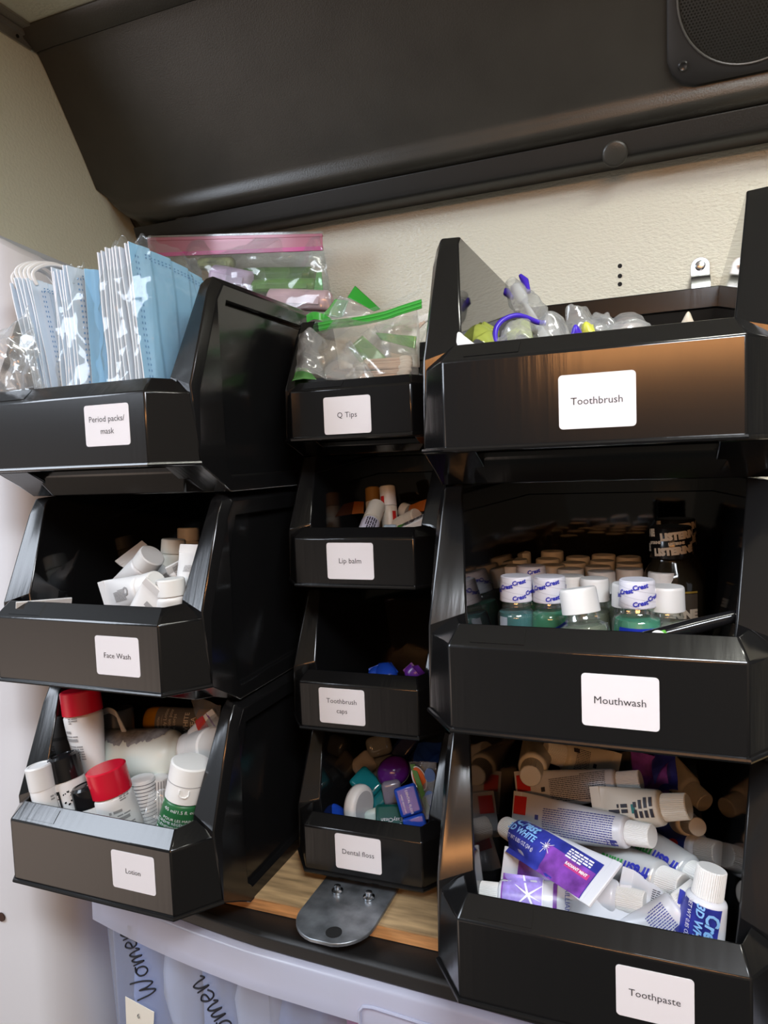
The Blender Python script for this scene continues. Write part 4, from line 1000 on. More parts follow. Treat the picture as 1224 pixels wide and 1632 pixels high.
# white rounded container: D shaped with a disc side
wf = thing('floss_container', 'white rounded floss container with a grey disc side at the front of the floss bin', 'floss container', aim(at(572, 1284, .573), at(553, 1280, .578), None, 0) , fg)
dprof = [(.001, -.0065), (.0150, -.0065), (.0180, -.005), (.0190, -.002), (.0190, .002), (.0180, .005), (.0150, .0065), (.001, .0065)]
MB().lathe(dprof, 40, sx=1.0, sy=.80).build('case', m_wh, wf, smooth=45)
MB().lathe([(.001, -.0069), (.0138, -.0069), (.0138, -.0060)], 40, sx=1.0, sy=.8).build('disc', mat('pale_grey_disc', (0.42, 0.43, 0.45), 0.35), wf)
MB().box((-.006, -.017, -.004), (.006, -.010, .004)).build('flip_lid', m_wh, wf, bevel=.002)
bfl = thing('floss_container', 'flat blue floss case showing a low curved edge at the left of the floss bin', 'floss container', at(524, 1318, .572) , fg)
MB().lathe([(.001, -.004), (.020, -.004), (.0215, -.002), (.0215, .002), (.020, .004), (.001, .004)], 40).build('case', m_floss_blue, bfl, smooth=45)
bfl.matrix_world = bfl.matrix_world @ Matrix.Rotation(radians(78), 4, 'X') @ Matrix.Rotation(radians(12), 4, 'Y')
floss_box('translucent teal floss box tilted down to the right in the floss bin', at(569, 1234, .605), at(616, 1284, .592), .0225, .013, m_floss_teal, bev=.004)
floss_box('dark green floss box upside down at the front lip of the floss bin', at(623, 1326, .566), at(622, 1283, .580), .0270, .012, mat('deep_green_floss', (0.006, 0.085, 0.070), 0.2), text=[('Quantum', 0, -.0075, .0066, 180), ('EasyClean', 0.001, -.0015, .0048, 180)], hinge=False, bev=.003)
floss_box('bright blue floss box with white print standing tilted right of centre in the floss bin', at(644, 1252, .572), at(664, 1322, .562), .0200, .014, m_floss_blue, hinge=True, text=[('DENTAL FLOSS', -0.0002, -.003, .0030, 90), ('SHRED RESISTANT', .0050, -.003, .0019, 90)], bev=.0025)
pf_ = thing('floss_container', 'round purple floss container in the middle of the floss bin', 'floss container', aim(at(626, 1228, .600), at(632, 1238, .640)), fg)
MB().lathe([(.001, -.002), (.0125, 0), (.0155, .004), (.0160, .008), (.0155, .012), (.001, .016)], 40, sy=.85).build('case', m_floss_purple, pf_, smooth=50)
MB().tube([(.0161*cos(2*pi*k/40), .0161*.85*sin(2*pi*k/40), .008) for k in range(41)], .0005, 6).build('seam', m_black, pf_)
floss_box('grey and white floss box behind the teal one', at(570, 1206, .640), at(602, 1247, .632), .0235, .013, mat('grey_white_plastic', (0.30, 0.29, 0.28), 0.3))
floss_box('smoky clear floss container at the top of the floss pile', at(600, 1172, .655), at(612, 1222, .645), .0260, .017, m_floss_grey, bev=.006)
floss_box('dark navy floss box at the back of the floss bin', at(634, 1182, .670), at(668, 1212, .665), .0320, .018, mat('navy_floss_plastic', (0.008, 0.014, 0.06), 0.25))
floss_box('lilac grey floss case under the purple one', at(622, 1244, .592), at(631, 1300, .590), .0180, .010, mat('lilac_clear_plastic', (0.22, 0.22, 0.30), 0.15, coat=.4))
floss_box('white floss case corner below the white rounded container', at(590, 1290, .575), at(604, 1330, .572), .0150, .010, mat('mint_white_plastic', (0.60, 0.72, 0.68), 0.3))
gs = crumpled('clear sachet with green edge and orange oval at the right of the floss bin', at(668, 1306, .565), at(698, 1306, .562), at(694, 1214, .590), at(652, 1214, .600), m_clear2, .004, 60, 7.0)
def gpt(u, v, y): return at(u, v, y)
dg = MB(); 
def disc_on(pt, r1, r2, rot, n=24):
    o_ = at(*pt); X = Vector((cos(rot), 0, sin(rot))); Z = Vector((-sin(rot), 0, cos(rot)))
    return [o_ + X*r1*cos(2*pi*k/n) + Z*r2*sin(2*pi*k/n) for k in range(n)]
def patch(name, pts, m, parent, th=.0006):
    off = Vector((0, th, 0)); n = len(pts)
    o_ = MB().loft([pts, [p + off for p in pts]]).build(name, m, parent); o_.matrix_local = parent.matrix_world.inverted() @ Matrix.Translation(UP); return o_
patch('orange_oval', disc_on((668, 1241, .584), .0055, .0105, .35), mat('orange_print', (0.62, 0.13, 0.03), 0.4), gs)
patch('white_oval', disc_on((668, 1241, .5848), .0066, .0116, .35), m_whprint, gs)
patch('green_edge', [at(653, 1218, .5855), at(661, 1218, .586), at(688, 1298, .571), at(680, 1298, .571)], mat('leaf_green_print', (0.06, 0.20, 0.04), 0.4), gs)
for v in (1236, 1272): patch('blue_pick', disc_on((685, v, .583 if v < 1250 else .576), .0050, .0065, 0), mat('blue_pick', (0.10, 0.18, 0.40), 0.3), gs)
crumpled('dark blue foil packet behind the orange marked sachet in the floss bin', at(662, 1218, .610), at(700, 1214, .600), at(702, 1180, .620), at(668, 1186, .630), mat('dark_blue_foil', (0.012, 0.035, 0.14), 0.18), .005, 60, 9.0)

# ------------------------------------------------------------------ bin: toothbrush caps
def brush_cap(label, p0, p1, m):
    L = (Vector(p1) - Vector(p0)).length; t = thing('toothbrush_cover', label, 'toothbrush cover', aim(p0, p1), 'toothbrush caps')
    rings = []
    for z, w, d in ((0, .006, .004), (.002, .0085, .006), (L*.3, .0100, .0070), (L*.7, .0098, .0068), (L - .004, .0070, .0055), (L, .0045, .0035)):
        rings.append([(w*cos(2*pi*k/20), d*sin(2*pi*k/20), z) for k in range(20)])
    MB().loft(rings).build('shell', m, t, smooth=50)
    MB().box((-.0101, -.0003, L*.1), (.0101, .0003, L*.8)).build('hinge', m, t)
    return t
brush_cap('blue plastic toothbrush cap just above the lip of the caps bin', at(590, 1084, .578), at(624, 1070, .590), mat('blue_cap_plastic', (0.010, 0.05, 0.36), 0.22))
brush_cap('second blue toothbrush cap lying across the first', at(622, 1084, .573), at(606, 1062, .590), mat('blue_cap_plastic', (0.010, 0.05, 0.36), 0.22))
brush_cap('purple toothbrush cap at the right wall of the caps bin', at(652, 1084, .575), at(672, 1066, .580), mat('purple_cap_plastic', (0.10, 0.02, 0.24), 0.22))

# ------------------------------------------------------------------ bin: lip balm
def lip_balm(label, p0, p1, r, body, cap, capfrac=.42, bands=(), text=False):
    L = (Vector(p1) - Vector(p0)).length; t = thing('lip_balm', label, 'lip balm', aim(p0, p1), 'lip balm sticks')
    c = L*capfrac
    MB().lathe([(.0005, 0), (r*.9, 0), (r, .001), (r, c)], 28).build('cap', cap, t)
    MB().lathe([(r*.96, c + .0004), (r, c + .001), (r, L - .004)], 28).build('body', body, t)
    MB().lathe([(r*.97, L - .004), (r*.97, L), (.001, L)], ribs=20, depth=.0003).build('dial', cap, t)
    prof = [(r, 0), (r, L)]
    for s0, s1, z0, z1, m in bands: P = Print(latheF(prof)); P.rect(s0, s1, L*z0, L*z1); P.build('band', m, t)
    if text: P = Print(latheF(prof), .0005); P.fine(-.005, .005, L*.55, L*.9, 5, along='t', seed=2); P.build('lettering', m_darkprint, t)
    return t
m_lblab = mat('lilac_white_label', (0.62, 0.62, 0.76), 0.4)
lip_balm('lip balm stick with white printed label leaning at the front of the lip balm bin', at(601, 806, .625), at(580, 862, .578), .0084, m_cream, m_cream, .45, [(-.012, .012, .52, .93, m_lblab)], True)
lip_balm('upright lip balm stick with warm lit pale cap in the lip balm bin', at(617, 775, .640), at(623, 850, .632), .0078, m_cream, m_whcap, .42, [(-.007, -.003, .55, .78, m_redprint), (.004, .008, .22, .4, m_redprint)])
lip_balm('dim amber capped lip balm stick behind the leaning one', at(594, 778, .668), at(597, 850, .655), .0078, m_cream, mat('dull_ochre_cap', (0.34, 0.20, 0.06), 0.4), .3)
lip_balm('white lip balm stick lying flat behind the small box', at(665, 822, .610), at(634, 838, .620), .0075, m_cream, m_cream, .4)
lip_balm('grey lip balm stick lying at the back of the lip balm bin', at(640, 812, .655), at(668, 822, .650), .0075, mat('grey_tube', (0.22, 0.22, 0.21), 0.4), m_cream, .4)
crumpled('orange packet leaning on the right wall of the lip balm bin', at(652, 818, .640), at(690, 812, .600), at(690, 792, .612), at(652, 806, .652), mat('orange_packet', (0.62, 0.17, 0.025), 0.35), .001, 60, 1.5, name='packet', cat='packet', solid=.0015)
crumpled('dull orange packet at the left back of the lip balm bin', at(552, 820, .660), at(580, 818, .650), at(580, 800, .665), at(552, 800, .67), mat('dull_orange_packet', (0.30, 0.09, 0.02), 0.4), .001, 60, 2.5, name='packet', cat='packet', solid=.0015)
lb_ = thing('small_carton', 'small white printed carton lying slanted over the front lip balms', 'box', aim(at(640, 846, .580), at(684, 826, .578), (0, -.3, 1)))
Lc = (at(640, 846, .580) - at(684, 826, .578)).length
MB().box((-.007, -.004, 0), (.007, .004, Lc)).build('carton', m_wh, lb_, bevel=.0004)
P = Print(flatF((0, .004, Lc/2), (-1, 0, 0), (0, 0, 1), (0, 1, 0))); P.fine(-.005, .005, -Lc*.4, Lc*.4, 4, along='t', seed=5); P.build('lettering', m_darkprint, lb_)
crumpled('small green wrapper piece at the front of the lip balm bin', at(630, 850, .572), at(652, 850, .572), at(648, 836, .580), at(634, 838, .580), mat('green_wrapper', (0.05, 0.20, 0.03), 0.35), .002, 90, 3.3, nu=10, nv=10, name='wrapper', cat='wrapper')
crumpled('pale blue wrapper lying low behind the lip balm bin lip', at(608, 850, .574), at(634, 850, .574), at(632, 838, .584), at(612, 836, .584), mat('pale_blue_wrapper', (0.42, 0.55, 0.66), 0.35), .002, 90, 4.3, nu=10, nv=10, name='wrapper', cat='wrapper')

# ------------------------------------------------------------------ bin: cotton swabs in zip bags
m_stick = mat('swab_paper_stick', (0.66, 0.50, 0.40), 0.6); m_cotton = mat('cotton_tip', (0.80, 0.77, 0.72), 0.9)
m_zip = mat('green_zip_strip', (0.035, 0.30, 0.035), 0.28)
m_zip_clear = film('green_clear_strip', (0.35, 0.85, 0.30), 0.40, 0.12, 0.15)
def swab(label, p0, p1, r=.0016):
    p0, p1 = Vector(p0), Vector(p1); L = (p1 - p0).length; t = thing('cotton_swab', label, 'cotton swab', aim(p0, p1), 'cotton swabs in the zip bag')
    MB().lathe([(r, .004), (r, L - .004)], 10).build('stick', m_stick, t)
    for a in (0, 1):
        o_ = MB().lathe([(.0005, 0), (.0020, .0012), (.0028, .005), (.0026, .009), (.0014, .013)], 12).build('cotton_tip', m_cotton, t, smooth=60)
        if a: o_.matrix_local = Matrix.Translation((0, 0, L)) @ Matrix.Rotation(pi, 4, 'X')
    return t
rs = random.Random(5)
for k in range(14):
    row, j = k % 7, k // 7
    u1, v1 = 655 - j*2, 571 + row*4.6; y = .575 + j*.010 + row*-.001
    swab('pinkish cotton swab in the bundle at the right end of the swab bag', at(575 - row*3 - j*6, v1 + 4 + rs.uniform(-2, 3), y + .02), at(u1 + rs.uniform(-3, 3), v1, y))
for k in range(5):
    swab('pale cotton swab slanting up at the right behind the green strip', at(622 + k*4, 556 - k, .640), at(672 + k*5, 505 - k*2, .655), .0014)
m_swabfilm = film('swab_bag_film', (0.98, 0.96, 0.92), 0.10, 0.03, 0.11, 0.16)
m_swabback = film('swab_bag_back', (0.96, 0.93, 0.86), 0.62, 0.03, 0.2, 0.1)
qb = thing('zip_bag', 'clear zip bag of cotton swabs with a green zip strip in the small top bin', 'bag', at(560, 560, .59))
def sheet(name, a, b, c, d, m, parent, amp=.004, f=55, seed=0., nu=44, nv=44, solid=.0003, sag=None):
    a, b, c, d = (Vector(p) for p in (a, b, c, d)); n = (b - a).cross(d - a).normalized()
    if n.dot(a) > 0: n = -n
    def p(u, v):
        q = a*(1-u)*(1-v) + b*u*(1-v) + c*u*v + d*(1-u)*v
        e = crumple(q, amp, f, seed)
        if sag: e += sag(u, v)
        return q + n*e
    o_ = MB().grid(p, nu, nv).build(name, m, parent, smooth=20, solid=solid)
    o_.matrix_local = parent.matrix_world.inverted() @ Matrix.Translation(UP); return o_
sheet('front_film', at(470, 606, .562), at(668, 600, .560), at(664, 500, .606), at(490, 520, .606), m_swabfilm, qb, .007, 42, 1.0, sag=lambda u, v: .012*sin(pi*u)*sin(pi*v))
sheet('back_film', at(476, 590, .640), at(668, 585, .640), at(664, 490, .640), at(492, 516, .640), m_swabback, qb, .007, 42, 2.0)
def zipstrip(name, pts, h, m, parent, th=.0012):
    """a band of height h (m) along pts"""
    pts = smooth_path(pts, 6); rings = []
    for i, p in enumerate(pts):
        rings.append([p + Vector((0, -th/2, -h/2)), p + Vector((0, th/2, -h/2)), p + Vector((0, th/2, h/2)), p + Vector((0, -th/2, h/2))])
    o_ = MB().loft(rings).build(name, m, parent, smooth=40); o_.matrix_local = parent.matrix_world.inverted() @ Matrix.Translation(UP); return o_
def bandat(uvs, h, dv=0): return [at(u, v + dv, y) for u, v, y in uvs]
zl = [(497, 523, .604), (530, 517, .604), (570, 512, .605), (610, 504, .606), (640, 494, .606), (672, 484, .606)]
zipstrip('zip_strip', bandat(zl, 0), .0078, m_zip, qb)
zipstrip('zip_ridge', bandat(zl, 0, -3), .0012, mat('bright_green_ridge', (0.06, 0.42, 0.06), 0.25), qb, .0022)
zipstrip('zip_ridge', bandat(zl, 0, 3), .0012, mat('bright_green_ridge', (0.06, 0.42, 0.06), 0.25), qb, .0022)
zipstrip('mouth_edge', [at(497, 516, .606), at(560, 503, .608), at(620, 486, .610), at(672, 464, .612)], .0045, m_clear, qb, .0006)
zipstrip('folded_zip_end', [at(489, 508, .600), at(500, 503, .612), at(515, 506, .618), at(528, 514, .612)], .0070, mat('bright_green_ridge', (0.06, 0.42, 0.06), 0.25), qb)
def strip4(name, uv, y, m, parent, th=.0012):
    pts = [at(u, v, y) for u, v in uv]; return patch(name, pts, m, parent, th)
sheet('cuff_film', at(473, 600, .556), at(520, 604, .556), at(516, 536, .580), at(476, 534, .582), m_clear2, qb, .007, 80, 5.0, 22, 26, sag=lambda u, v: .008*sin(pi*u))
sheet('fold_film', at(520, 606, .556), at(600, 604, .556), at(560, 545, .575), at(515, 540, .578), m_clear2, qb, .006, 70, 6.0, 24, 24)
for lb, uv, y, seed in (('second small clear zip bag with bright green strip inside the swab bag', ((555, 555), (588, 595), (640, 592), (578, 535)), .590, 1.0), ('small clear zip bag with dark green strip at the right of the swab bag', ((598, 530), (608, 542), (662, 556), (664, 536)), .600, 2.0)):
    b2 = thing('zip_bag', lb, 'bag', at(uv[0][0], uv[0][1], y))
    sheet('green_strip', *[at(u, v, y) for u, v in ((uv[0]), (uv[1]), (uv[2]), (uv[3]))], m_zip_clear, b2, .002, 60, seed, 14, 14, .0006)
    sheet('film', at(uv[0][0] - 10, uv[0][1] + 20, y + .01), at(uv[2][0] + 4, uv[2][1] + 14, y + .01), at(uv[3][0] + 20, uv[3][1] - 16, y + .018), at(uv[0][0], uv[0][1] - 14, y + .018), m_clear, b2, .005, 60, seed + 3, 18, 18)
b3 = thing('zip_bag', 'folded clear zip bag with pointed green corner standing behind the swab bag strip', 'bag', at(560, 490, .66))
sheet('film', at(516, 512, .645), at(600, 508, .645), at(584, 492, .652), at(540, 470, .652), m_clear2, b3, .006, 70, 8.0, 22, 22)
sheet('green_strip', at(554, 474, .656), at(596, 496, .652), at(606, 492, .660), at(566, 456, .664), m_zip, b3, .0008, 50, 9.0, 12, 12, .0006)
sheet('green_side', at(514, 500, .650), at(545, 508, .650), at(556, 480, .656), at(534, 476, .656), m_zip_clear, b3, .002, 50, 9.5, 12, 12, .0006)
gc = crumpled('green folded bag corner low at the left end of the swab bin', at(464, 606, .556), at(505, 606, .556), at(492, 590, .565), at(474, 584, .570), m_zip_clear, .003, 80, 4.0, 14, 14, name='zip_bag', cat='bag')

# ------------------------------------------------------------------ bin: toothbrushes in wrappers
m_tb = mat('violet_blue_plastic', (0.055, 0.025, 0.46), 0.22)
tb = thing('toothbrush', 'wrapped toothbrush with violet blue ends sticking up out of the toothbrush bin', 'toothbrush', aim(at(818, 450, .555), at(880, 560, .520)))
Lt = (at(818, 450, .555) - at(880, 560, .520)).length
tbm = MB(); rings = []
for z, w, d in ((.002, .001, .001), (.004, .004, .0025), (.020, .0045, .003), (.026, .002, .002), (Lt*.6, .0028, .0026), (Lt, .004, .003)):
    rings.append([(w*cos(2*pi*k/14), d*sin(2*pi*k/14), z) for k in range(14)])
tbm.loft(rings); tbm.build('handle', mat('clear_white_handle', (0.62, 0.64, 0.68), 0.2), tb, smooth=50)
for s in (-1, 1):
    e = MB(); e.tube([(s*.0070, 0, -.002 + (.004 if s < 0 else 0)), (s*.0078, .0005, .006), (s*.0062, 0, .0135 + (.004 if s > 0 else 0))], lambda k: .0030*(1 - .5*abs(2*k-1)**3), 10)
    e.build('violet_end', m_tb, tb, smooth=50)
def sleeve(u, v):
    w = .0052 + .006*v + .003*sin(pi*v); a = 2*pi*u; z = -.002 + v*(Lt + .002)
    p = Vector((w*cos(a), .0045*sin(a)*(1 + v), z)); return p*(1) + Vector((cos(a), sin(a), 0))*crumple(p, .0025, 120, 3.0)
MB().grid(sleeve, 24, 34).build('wrapper', m_clear2, tb, smooth=20, solid=.0002)
lp_ = thing('plastic_loop', 'thin violet plastic loop arching out of the wrappers in the toothbrush bin', 'loop', at(830, 520, .500))
lo_ = MB().tube(smooth_path([at(791, 550, .485), at(789, 533, .487), at(793, 519, .490), at(804, 509, .495), at(822, 503, .500), at(838, 506, .505), at(855, 513, .510), at(869, 515, .513)], 6), .0019, 10).build('handle', m_tb, lp_, smooth=60)
lo_.matrix_local = lp_.matrix_world.inverted() @ Matrix.Translation(UP)
def wrapper(label, a, b, c, d, m, seed, amp=.006, f=75, n=24): return crumpled(label, a, b, c, d, m, amp, f, seed, n + 14, n + 14, name="toothbrush_wrapper", cat='wrapper', puff=.006)
m_yg = film('yellow_green_wrap', (0.75, 0.85, 0.20), 0.45, 0.12, 0.12)
wrapper('white torn wrapper at the left end of the toothbrush bin', at(718, 556, .452), at(762, 552, .452), at(735, 536, .462), at(724, 521, .470), mat('white_torn_film', (0.66, 0.66, 0.66), 0.35), 1.0, .003, 90, 14)
wrapper('olive green wrapped toothbrush lying at the left back of the toothbrush bin', at(740, 556, .480), at(795, 552, .475), at(795, 522, .52), at(745, 530, .53), m_yg, 2.0)
wrapper('clear wrapper with lilac sheen in front of the violet loop', at(790, 553, .465), at(850, 548, .462), at(846, 518, .490), at(800, 526, .492), m_clear2, 3.0)
wrapper('yellow green wrapped packet under the violet loop', at(808, 545, .500), at(850, 540, .495), at(842, 508, .53), at(812, 514, .53), m_yg, 4.0)
wrapper('clear striped wrapper spreading right of the standing toothbrush', at(858, 548, .458), at(918, 540, .456), at(893, 508, .49), at(862, 508, .49), m_clear2, 5.0)
wrapper('crinkled clear wrapper heaped in the middle back of the toothbrush bin', at(900, 540, .50), at(972, 532, .50), at(956, 500, .54), at(905, 502, .54), m_clear2, 6.0, .009, 90)
wrapper('clear wrapper with brown tinge right of the crinkled one', at(940, 534, .505), at(990, 529, .50), at(972, 508, .53), at(938, 505, .54), m_clear2, 7.0, .006, 90)
wrapper('low clear wrapper reaching to the right in the toothbrush bin', at(955, 534, .470), at(1042, 524, .468), at(1026, 520, .49), at(968, 522, .49), m_clear2, 8.0, .003)
wrapper('white pointed paper scrap near the right wall of the toothbrush bin', at(1078, 524, .470), at(1108, 520, .470), at(1101, 501, .478), at(1098, 496, .480), mat('cream_paper_scrap', (0.56, 0.50, 0.40), 0.5), 9.0, .0012, 60, 10)
wrapper('violet film corner beside the striped wrapper in the toothbrush bin', at(908, 540, .462), at(930, 537, .462), at(926, 524, .47), at(912, 524, .47), m_tb, 10.0, .002, 60, 10)
wrapper('yellow wrapped packet end beside the violet film corner', at(924, 538, .470), at(950, 534, .468), at(945, 516, .48), at(928, 518, .48), mat('yellow_green_pack', (0.50, 0.52, 0.06), 0.35), 11.0, .002, 60, 10)
bd_ = thing('blister_dome', 'small clear dome blister in the middle of the toothbrush bin', 'blister', at(1000, 524, .500))
MB().lathe([(.0125, -.004), (.0120, .002), (.0095, .007), (.005, .0098), (.0005, .0105)], 28, cap0=False).build('dome', m_clear2, bd_, smooth=60)
MB().lathe([(.0005, -.003), (.010, -.003), (.009, .002), (.0005, .003)], 20).build('filling', mat('pinkish_filling', (0.55, 0.40, 0.36), 0.5), bd_, smooth=60)

# ------------------------------------------------------------------ bin: face masks
m_mask_b = mat('sky_blue_nonwoven', (0.30, 0.58, 0.83), 0.8)
m_mask_p = mat('pale_blue_nonwoven', (0.60, 0.72, 0.84), 0.8)
m_mask_w = mat('white_nonwoven', (0.74, 0.76, 0.80), 0.8)
m_mask_e = mat('whitish_nonwoven', (0.62, 0.68, 0.75), 0.8)
m_loop = mat('white_ear_loop', (0.78, 0.78, 0.77), 0.8)
m_stitch = mat('blue_stitch', (0.10, 0.28, 0.55), 0.7)
def mask_sheet(W, H, bow, seed, lean=0.0, th=.0011):
    """mask standing on end: local y away from the viewer (W), z up (H); folded pleats along z"""
    def p(side):
        def f(u, v):
            y, z = W*u, H*v
            pl = .0022*((u*4.2) % 1.0) if .10 < u < .92 else 0
            x = bow*sin(pi*v)*.5 + lean*v + .0025*noise.noise(Vector((u*2, v*3, seed))) + pl
            tz = .012*(u**2)*(v)
            return (x + (th if side else 0), y, z - tz)
        return f
    return p
def face_mask(label, base, rot, W=.088, H=.172, bow=.006, seed=0, lean=0, m=None, group=None, stitch=True, loops=False, tilt=0, stitch_at=.055):
    t = thing('face_mask', label, 'face mask', Matrix.Translation(base) @ Matrix.Rotation(radians(rot), 4, 'Z') @ Matrix.Rotation(radians(tilt), 4, 'Y'), group)
    P = mask_sheet(W, H, bow, seed, lean); nu, nv = 40, 20
    mb = MB(); mb.grid(P(True), nu, nv, 0); mb.grid(P(False), nu, nv, 1)
    e = MB()
    rim = [(0, v/20) for v in range(21)] + [(u/40, 1) for u in range(1, 41)] + [(1, 1 - v/20) for v in range(1, 21)] + [(1 - u/40, 0) for u in range(1, 40)]
    k = len(rim); vs = [P(True)(*q) for q in rim] + [P(False)(*q) for q in rim]
    mb.add(vs, [(i, (i+1) % k, k + (i+1) % k, k + i) for i in range(k)], 1)
    mb.build('panel', [m or m_mask_b, m_mask_w], t, smooth=50)
    if stitch:
        s = MB(); f = P(True)
        def dash(u0, v0, du, dv):
            pts = [Vector(f(u0, v0)), Vector(f(u0 + du, v0)), Vector(f(u0 + du, v0 + dv)), Vector(f(u0, v0 + dv))]
            s.add([p + Vector((.0004, 0, 0)) for p in pts], [(0, 1, 2, 3)])
        for j in range(34):
            for c in range(2): dash(stitch_at + c*.030, .03 + j*.0275, .011, .0105)
        for j in range(20):
            for c in range(2): dash(.16 + j*.04, .945 + c*.014, .016, .006)
        s.build('stitching', m_stitch, t)
    if loops:
        pts = [Vector(P(True)(.08, .975)) + Vector((.001, 0, 0)), Vector((.001 + lean, W*.06, H*1.045)), Vector((.003 + lean, W*.30, H*1.10)), Vector((.004 + lean, W*.62, H*1.08)), Vector(P(True)(.92, .96)) + Vector((.001, 0, 0))]
        MB().tube(smooth_path(pts, 6), .0016, 8).build('ear_loop', m_loop, t, smooth=60)
    return t
ZB = 0.0027 + 0.0036
rm = random.Random(11)
m_bagfilm = film('thin_bag_film', (0.98, 0.99, 0.99), 0.035, 0.004, 0.10, 0.06)
# bundle in the right bag: edges at the left, blue face to the right
xr = at(244, 600, .455).x
for k in range(9):
    last = k == 8
    x = at(174 + 6.9*k, 612, .452).x
    face_mask('blue face mask facing right, outermost of the right bagged bundle' if last else 'white edged face mask packed in the right bagged bundle', (x, .450 + .0006*k, ZB), 5 - 0.7*k, .094 + (.004 if last else 0), .166 + .0006*k + rm.uniform(-.002, .002), .002, k*3.1, .004 + .0012*k, m_mask_b if last else m_mask_e, 'face masks in the right bag' if not last else None, stitch=last, tilt=-2 - 0.75*k if not last else -8)
# middle bundle
for k in range(6):
    x = at(98 + 6.2*k, 614, .452).x
    face_mask('pale face mask in the middle bagged bundle with its long edge to the front', (x, .450, ZB), 3 - 1.0*k, .080, .160 + rm.uniform(-.003, .002), .006, 20 + k*2.7, .002, m_mask_p, 'face masks in the middle bag', stitch=(k == 5), tilt=-1 - .4*k, stitch_at=.10)
face_mask('bright blue face mask behind the middle bagged bundle', (at(147, 614, .456).x, .456, ZB), -38, .055, .158, .003, 55, .002, m_mask_b, None, stitch=False, tilt=-2)
# left bundle with ear loops at the top
for k in range(6):
    x = at(70 + 4.6*k, 618, .453).x
    face_mask('pale face mask with white ear loops on top in the unbagged left bundle', (x, .452, ZB), -4 - 1.5*k, .062, .160 + rm.uniform(-.002, .002), .005, 40 + k*1.7, -.012, m_mask_p, 'unbagged face masks at the left', stitch=(k == 5), loops=True, tilt=2.0 - 9 + 0.2*k, stitch_at=.12)
# clear bags round the bundles
def bag_round(label, pts, z0, z1, seed, flare=.0, name='mask_bag', topk=.35):
    """pts: floor outline of the bag; rises from z0 to z1, pinched at the top"""
    c = sum((Vector(p) for p in pts), Vector((0, 0)))/len(pts); n = 84; rings = []
    L = []
    for i in range(n):
        a = i/n*len(pts); k = int(a); f_ = a - k
        P0, P1, P2, P3 = (Vector(pts[(k + j) % len(pts)]) for j in (-1, 0, 1, 2))
        L.append(P1*(1 - f_) + P2*f_)
    for j in range(61):
        v = j/60; z = z0 + (z1-z0)*v; s = 1 if v < .80 else 1 - topk*((v-.80)/.20)**1.2
        ring = []
        for i, p in enumerate(L):
            q = c + (p - c)*s + Vector((flare*v, 0)); d = (p - c).normalized(); P_ = Vector((q.x, q.y, z))
            w = crumple(P_, .0050, 70, seed) + (.004*noise.noise(P_*30 + Vector((seed, 0, 0))) if v > .8 else 0)
            ring.append((q.x + d.x*w - c.x, q.y + d.y*w - c.y, z + (.008*noise.noise(Vector((i*.25, seed, 0))) if v > .9 else 0)))
        rings.append(ring)
    o_ = MB().loft(rings, True, False).build(name, m_bagfilm, smooth=20, solid=.0002)
    return solo(o_, label, 'bag', (c.x, c.y, 0))
def fx(u, y): return at(u, 610, y).x
bag_round('clear plastic bag around the right bundle of blue masks', [(fx(168, .446), .446), (fx(248, .446), .446), (fx(262, .465), .465), (fx(322, .53), .550), (fx(290, .55), .575), (fx(176, .55), .55)], ZB, .184, 1.0, .002)
bag_round('clear plastic bag around the middle bundle of pale masks', [(fx(93, .446), .446), (fx(142, .446), .446), (fx(166, .47), .47), (fx(172, .54), .56), (fx(110, .54), .54)], ZB, .169, 2.0, .002)
crumpled('crumpled clear plastic bag at the left end of the mask bin', at(-6, 626, .431), at(70, 620, .438), at(44, 486, .446), at(-4, 545, .440), m_clear2, .011, 52, 3.0, 34, 34, name='plastic_bag', cat='bag', puff=.015)
crumpled('second fold of clear plastic behind the crumpled left bag', at(8, 622, .442), at(66, 618, .446), at(48, 520, .450), at(10, 540, .446), m_clear2, .010, 60, 4.0, 26, 26, name='plastic_bag', cat='bag')
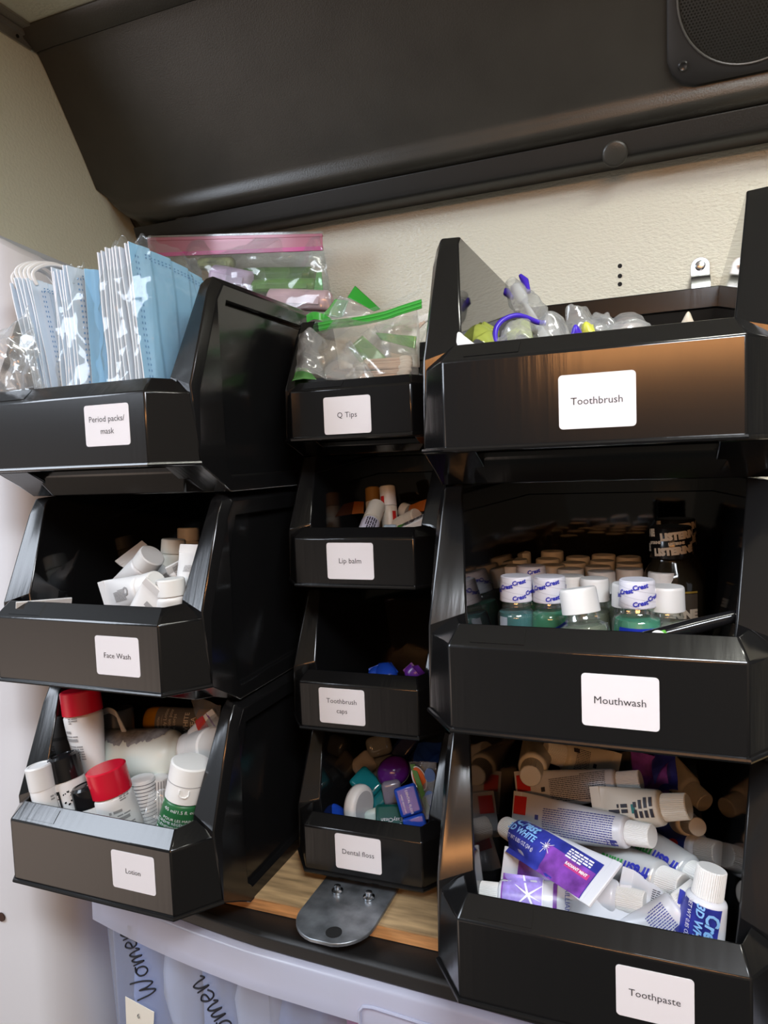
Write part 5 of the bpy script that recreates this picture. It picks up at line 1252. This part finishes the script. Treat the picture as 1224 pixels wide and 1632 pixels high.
# pink zipped bag standing behind the masks
pz = thing('zip_bag', 'clear zip bag with a pink zip strip standing behind the blue masks', 'bag', at(380, 440, .700))
YZ = .712
sheet('front_film', at(232, 500, YZ - .022), at(530, 492, YZ - .022), at(511, 374, YZ), at(240, 392, YZ), m_clear, pz, .007, 45, 1.0, sag=lambda u, v: .010*sin(pi*u)*sin(pi*v))
sheet('back_film', at(240, 500, YZ + .022), at(530, 492, YZ + .022), at(511, 374, YZ + .003), at(240, 392, YZ + .003), m_clear, pz, .006, 45, 2.0)
m_pink = mat('pink_zip_strip', (0.50, 0.045, 0.22), 0.25); m_pinkclear = film('pink_clear_strip', (0.92, 0.48, 0.60), 0.38, 0.03, 0.16, 0.08)
def hz(v0, v1, name, m, th=.0008):
    pts = [at(236 + (514-236)*k/12, v0[0] + (v0[1]-v0[0])*k/12, YZ - .002 - .002*sin(pi*k/12)) for k in range(13)]
    h = mm(abs(v1), pts[5]); return zipstrip(name, pts, h, m, pz, th)
hz((391, 386), 25, 'zip_band', m_pinkclear)
hz((407, 396), 6, 'zip_track', m_pink, .0028)
hz((383, 376), 2.2, 'zip_rib', m_pinkclear, .0022)
hz((377, 371), 1.4, 'mouth_rib', m_clear2, .0020)
hz((382, 374), 12, 'mouth_film', m_clear, .0006)
def rolled(label, u0, v0, u1, v1, y, r, m):
    p0, p1 = at(u0, v0, y), at(u1, v1, y); L = (p1 - p0).length
    t = thing('period_pad', label, 'pad', aim(p0, p1), None)
    MB().lathe([(r*.7, 0), (r, .003), (r*1.04, L*.3), (r, L*.7), (r*.98, L - .003), (r*.7, L)], 22).build('wrapper', m, t, smooth=60)
    MB().box((-r*.35, r*.93, L*.1), (r*.35, r*1.06, L*.9)).build('flap', m, t, bevel=.0008)
    return t
m_gw = mat('green_pad_wrap', (0.11, 0.27, 0.05), 0.3, var=(60, .25)); m_pw = mat('pink_pad_wrap', (0.62, 0.42, 0.46), 0.35, var=(40, .2)); m_lw = mat('lilac_pad_wrap', (0.56, 0.48, 0.66), 0.35, var=(60, .25))
rolled('upper dark green wrapped pad in the pink zipped bag', 388, 441, 500, 439, YZ + .004, .0095, mat('dark_green_pad_wrap', (0.07, 0.17, 0.035), 0.3, var=(60, .25)))
rolled('lower bright green wrapped pad in the pink zipped bag', 404, 457, 505, 455, YZ - .004, .0080, m_gw)
rolled('pink wrapped pad at the bottom of the pink zipped bag', 430, 476, 526, 480, YZ - .006, .0115, m_pw)
rolled('lilac wrapped pad at the left of the pink zipped bag', 340, 440, 404, 452, YZ - .004, .0130, m_lw)
rolled('pale green tipped wrapped pad at the left top of the pink zipped bag', 318, 421, 372, 419, YZ + .004, .0070, mat('mixed_pad_wrap', (0.30, 0.36, 0.18), 0.35, var=(70, .6)))
crumpled('green bag corner at the right end of the pink zipped bag', at(498, 474, .70), at(516, 476, .70), at(512, 430, .705), at(505, 432, .705), m_zip_clear, .002, 60, 2.2, 10, 10, name='zip_bag', cat='bag')
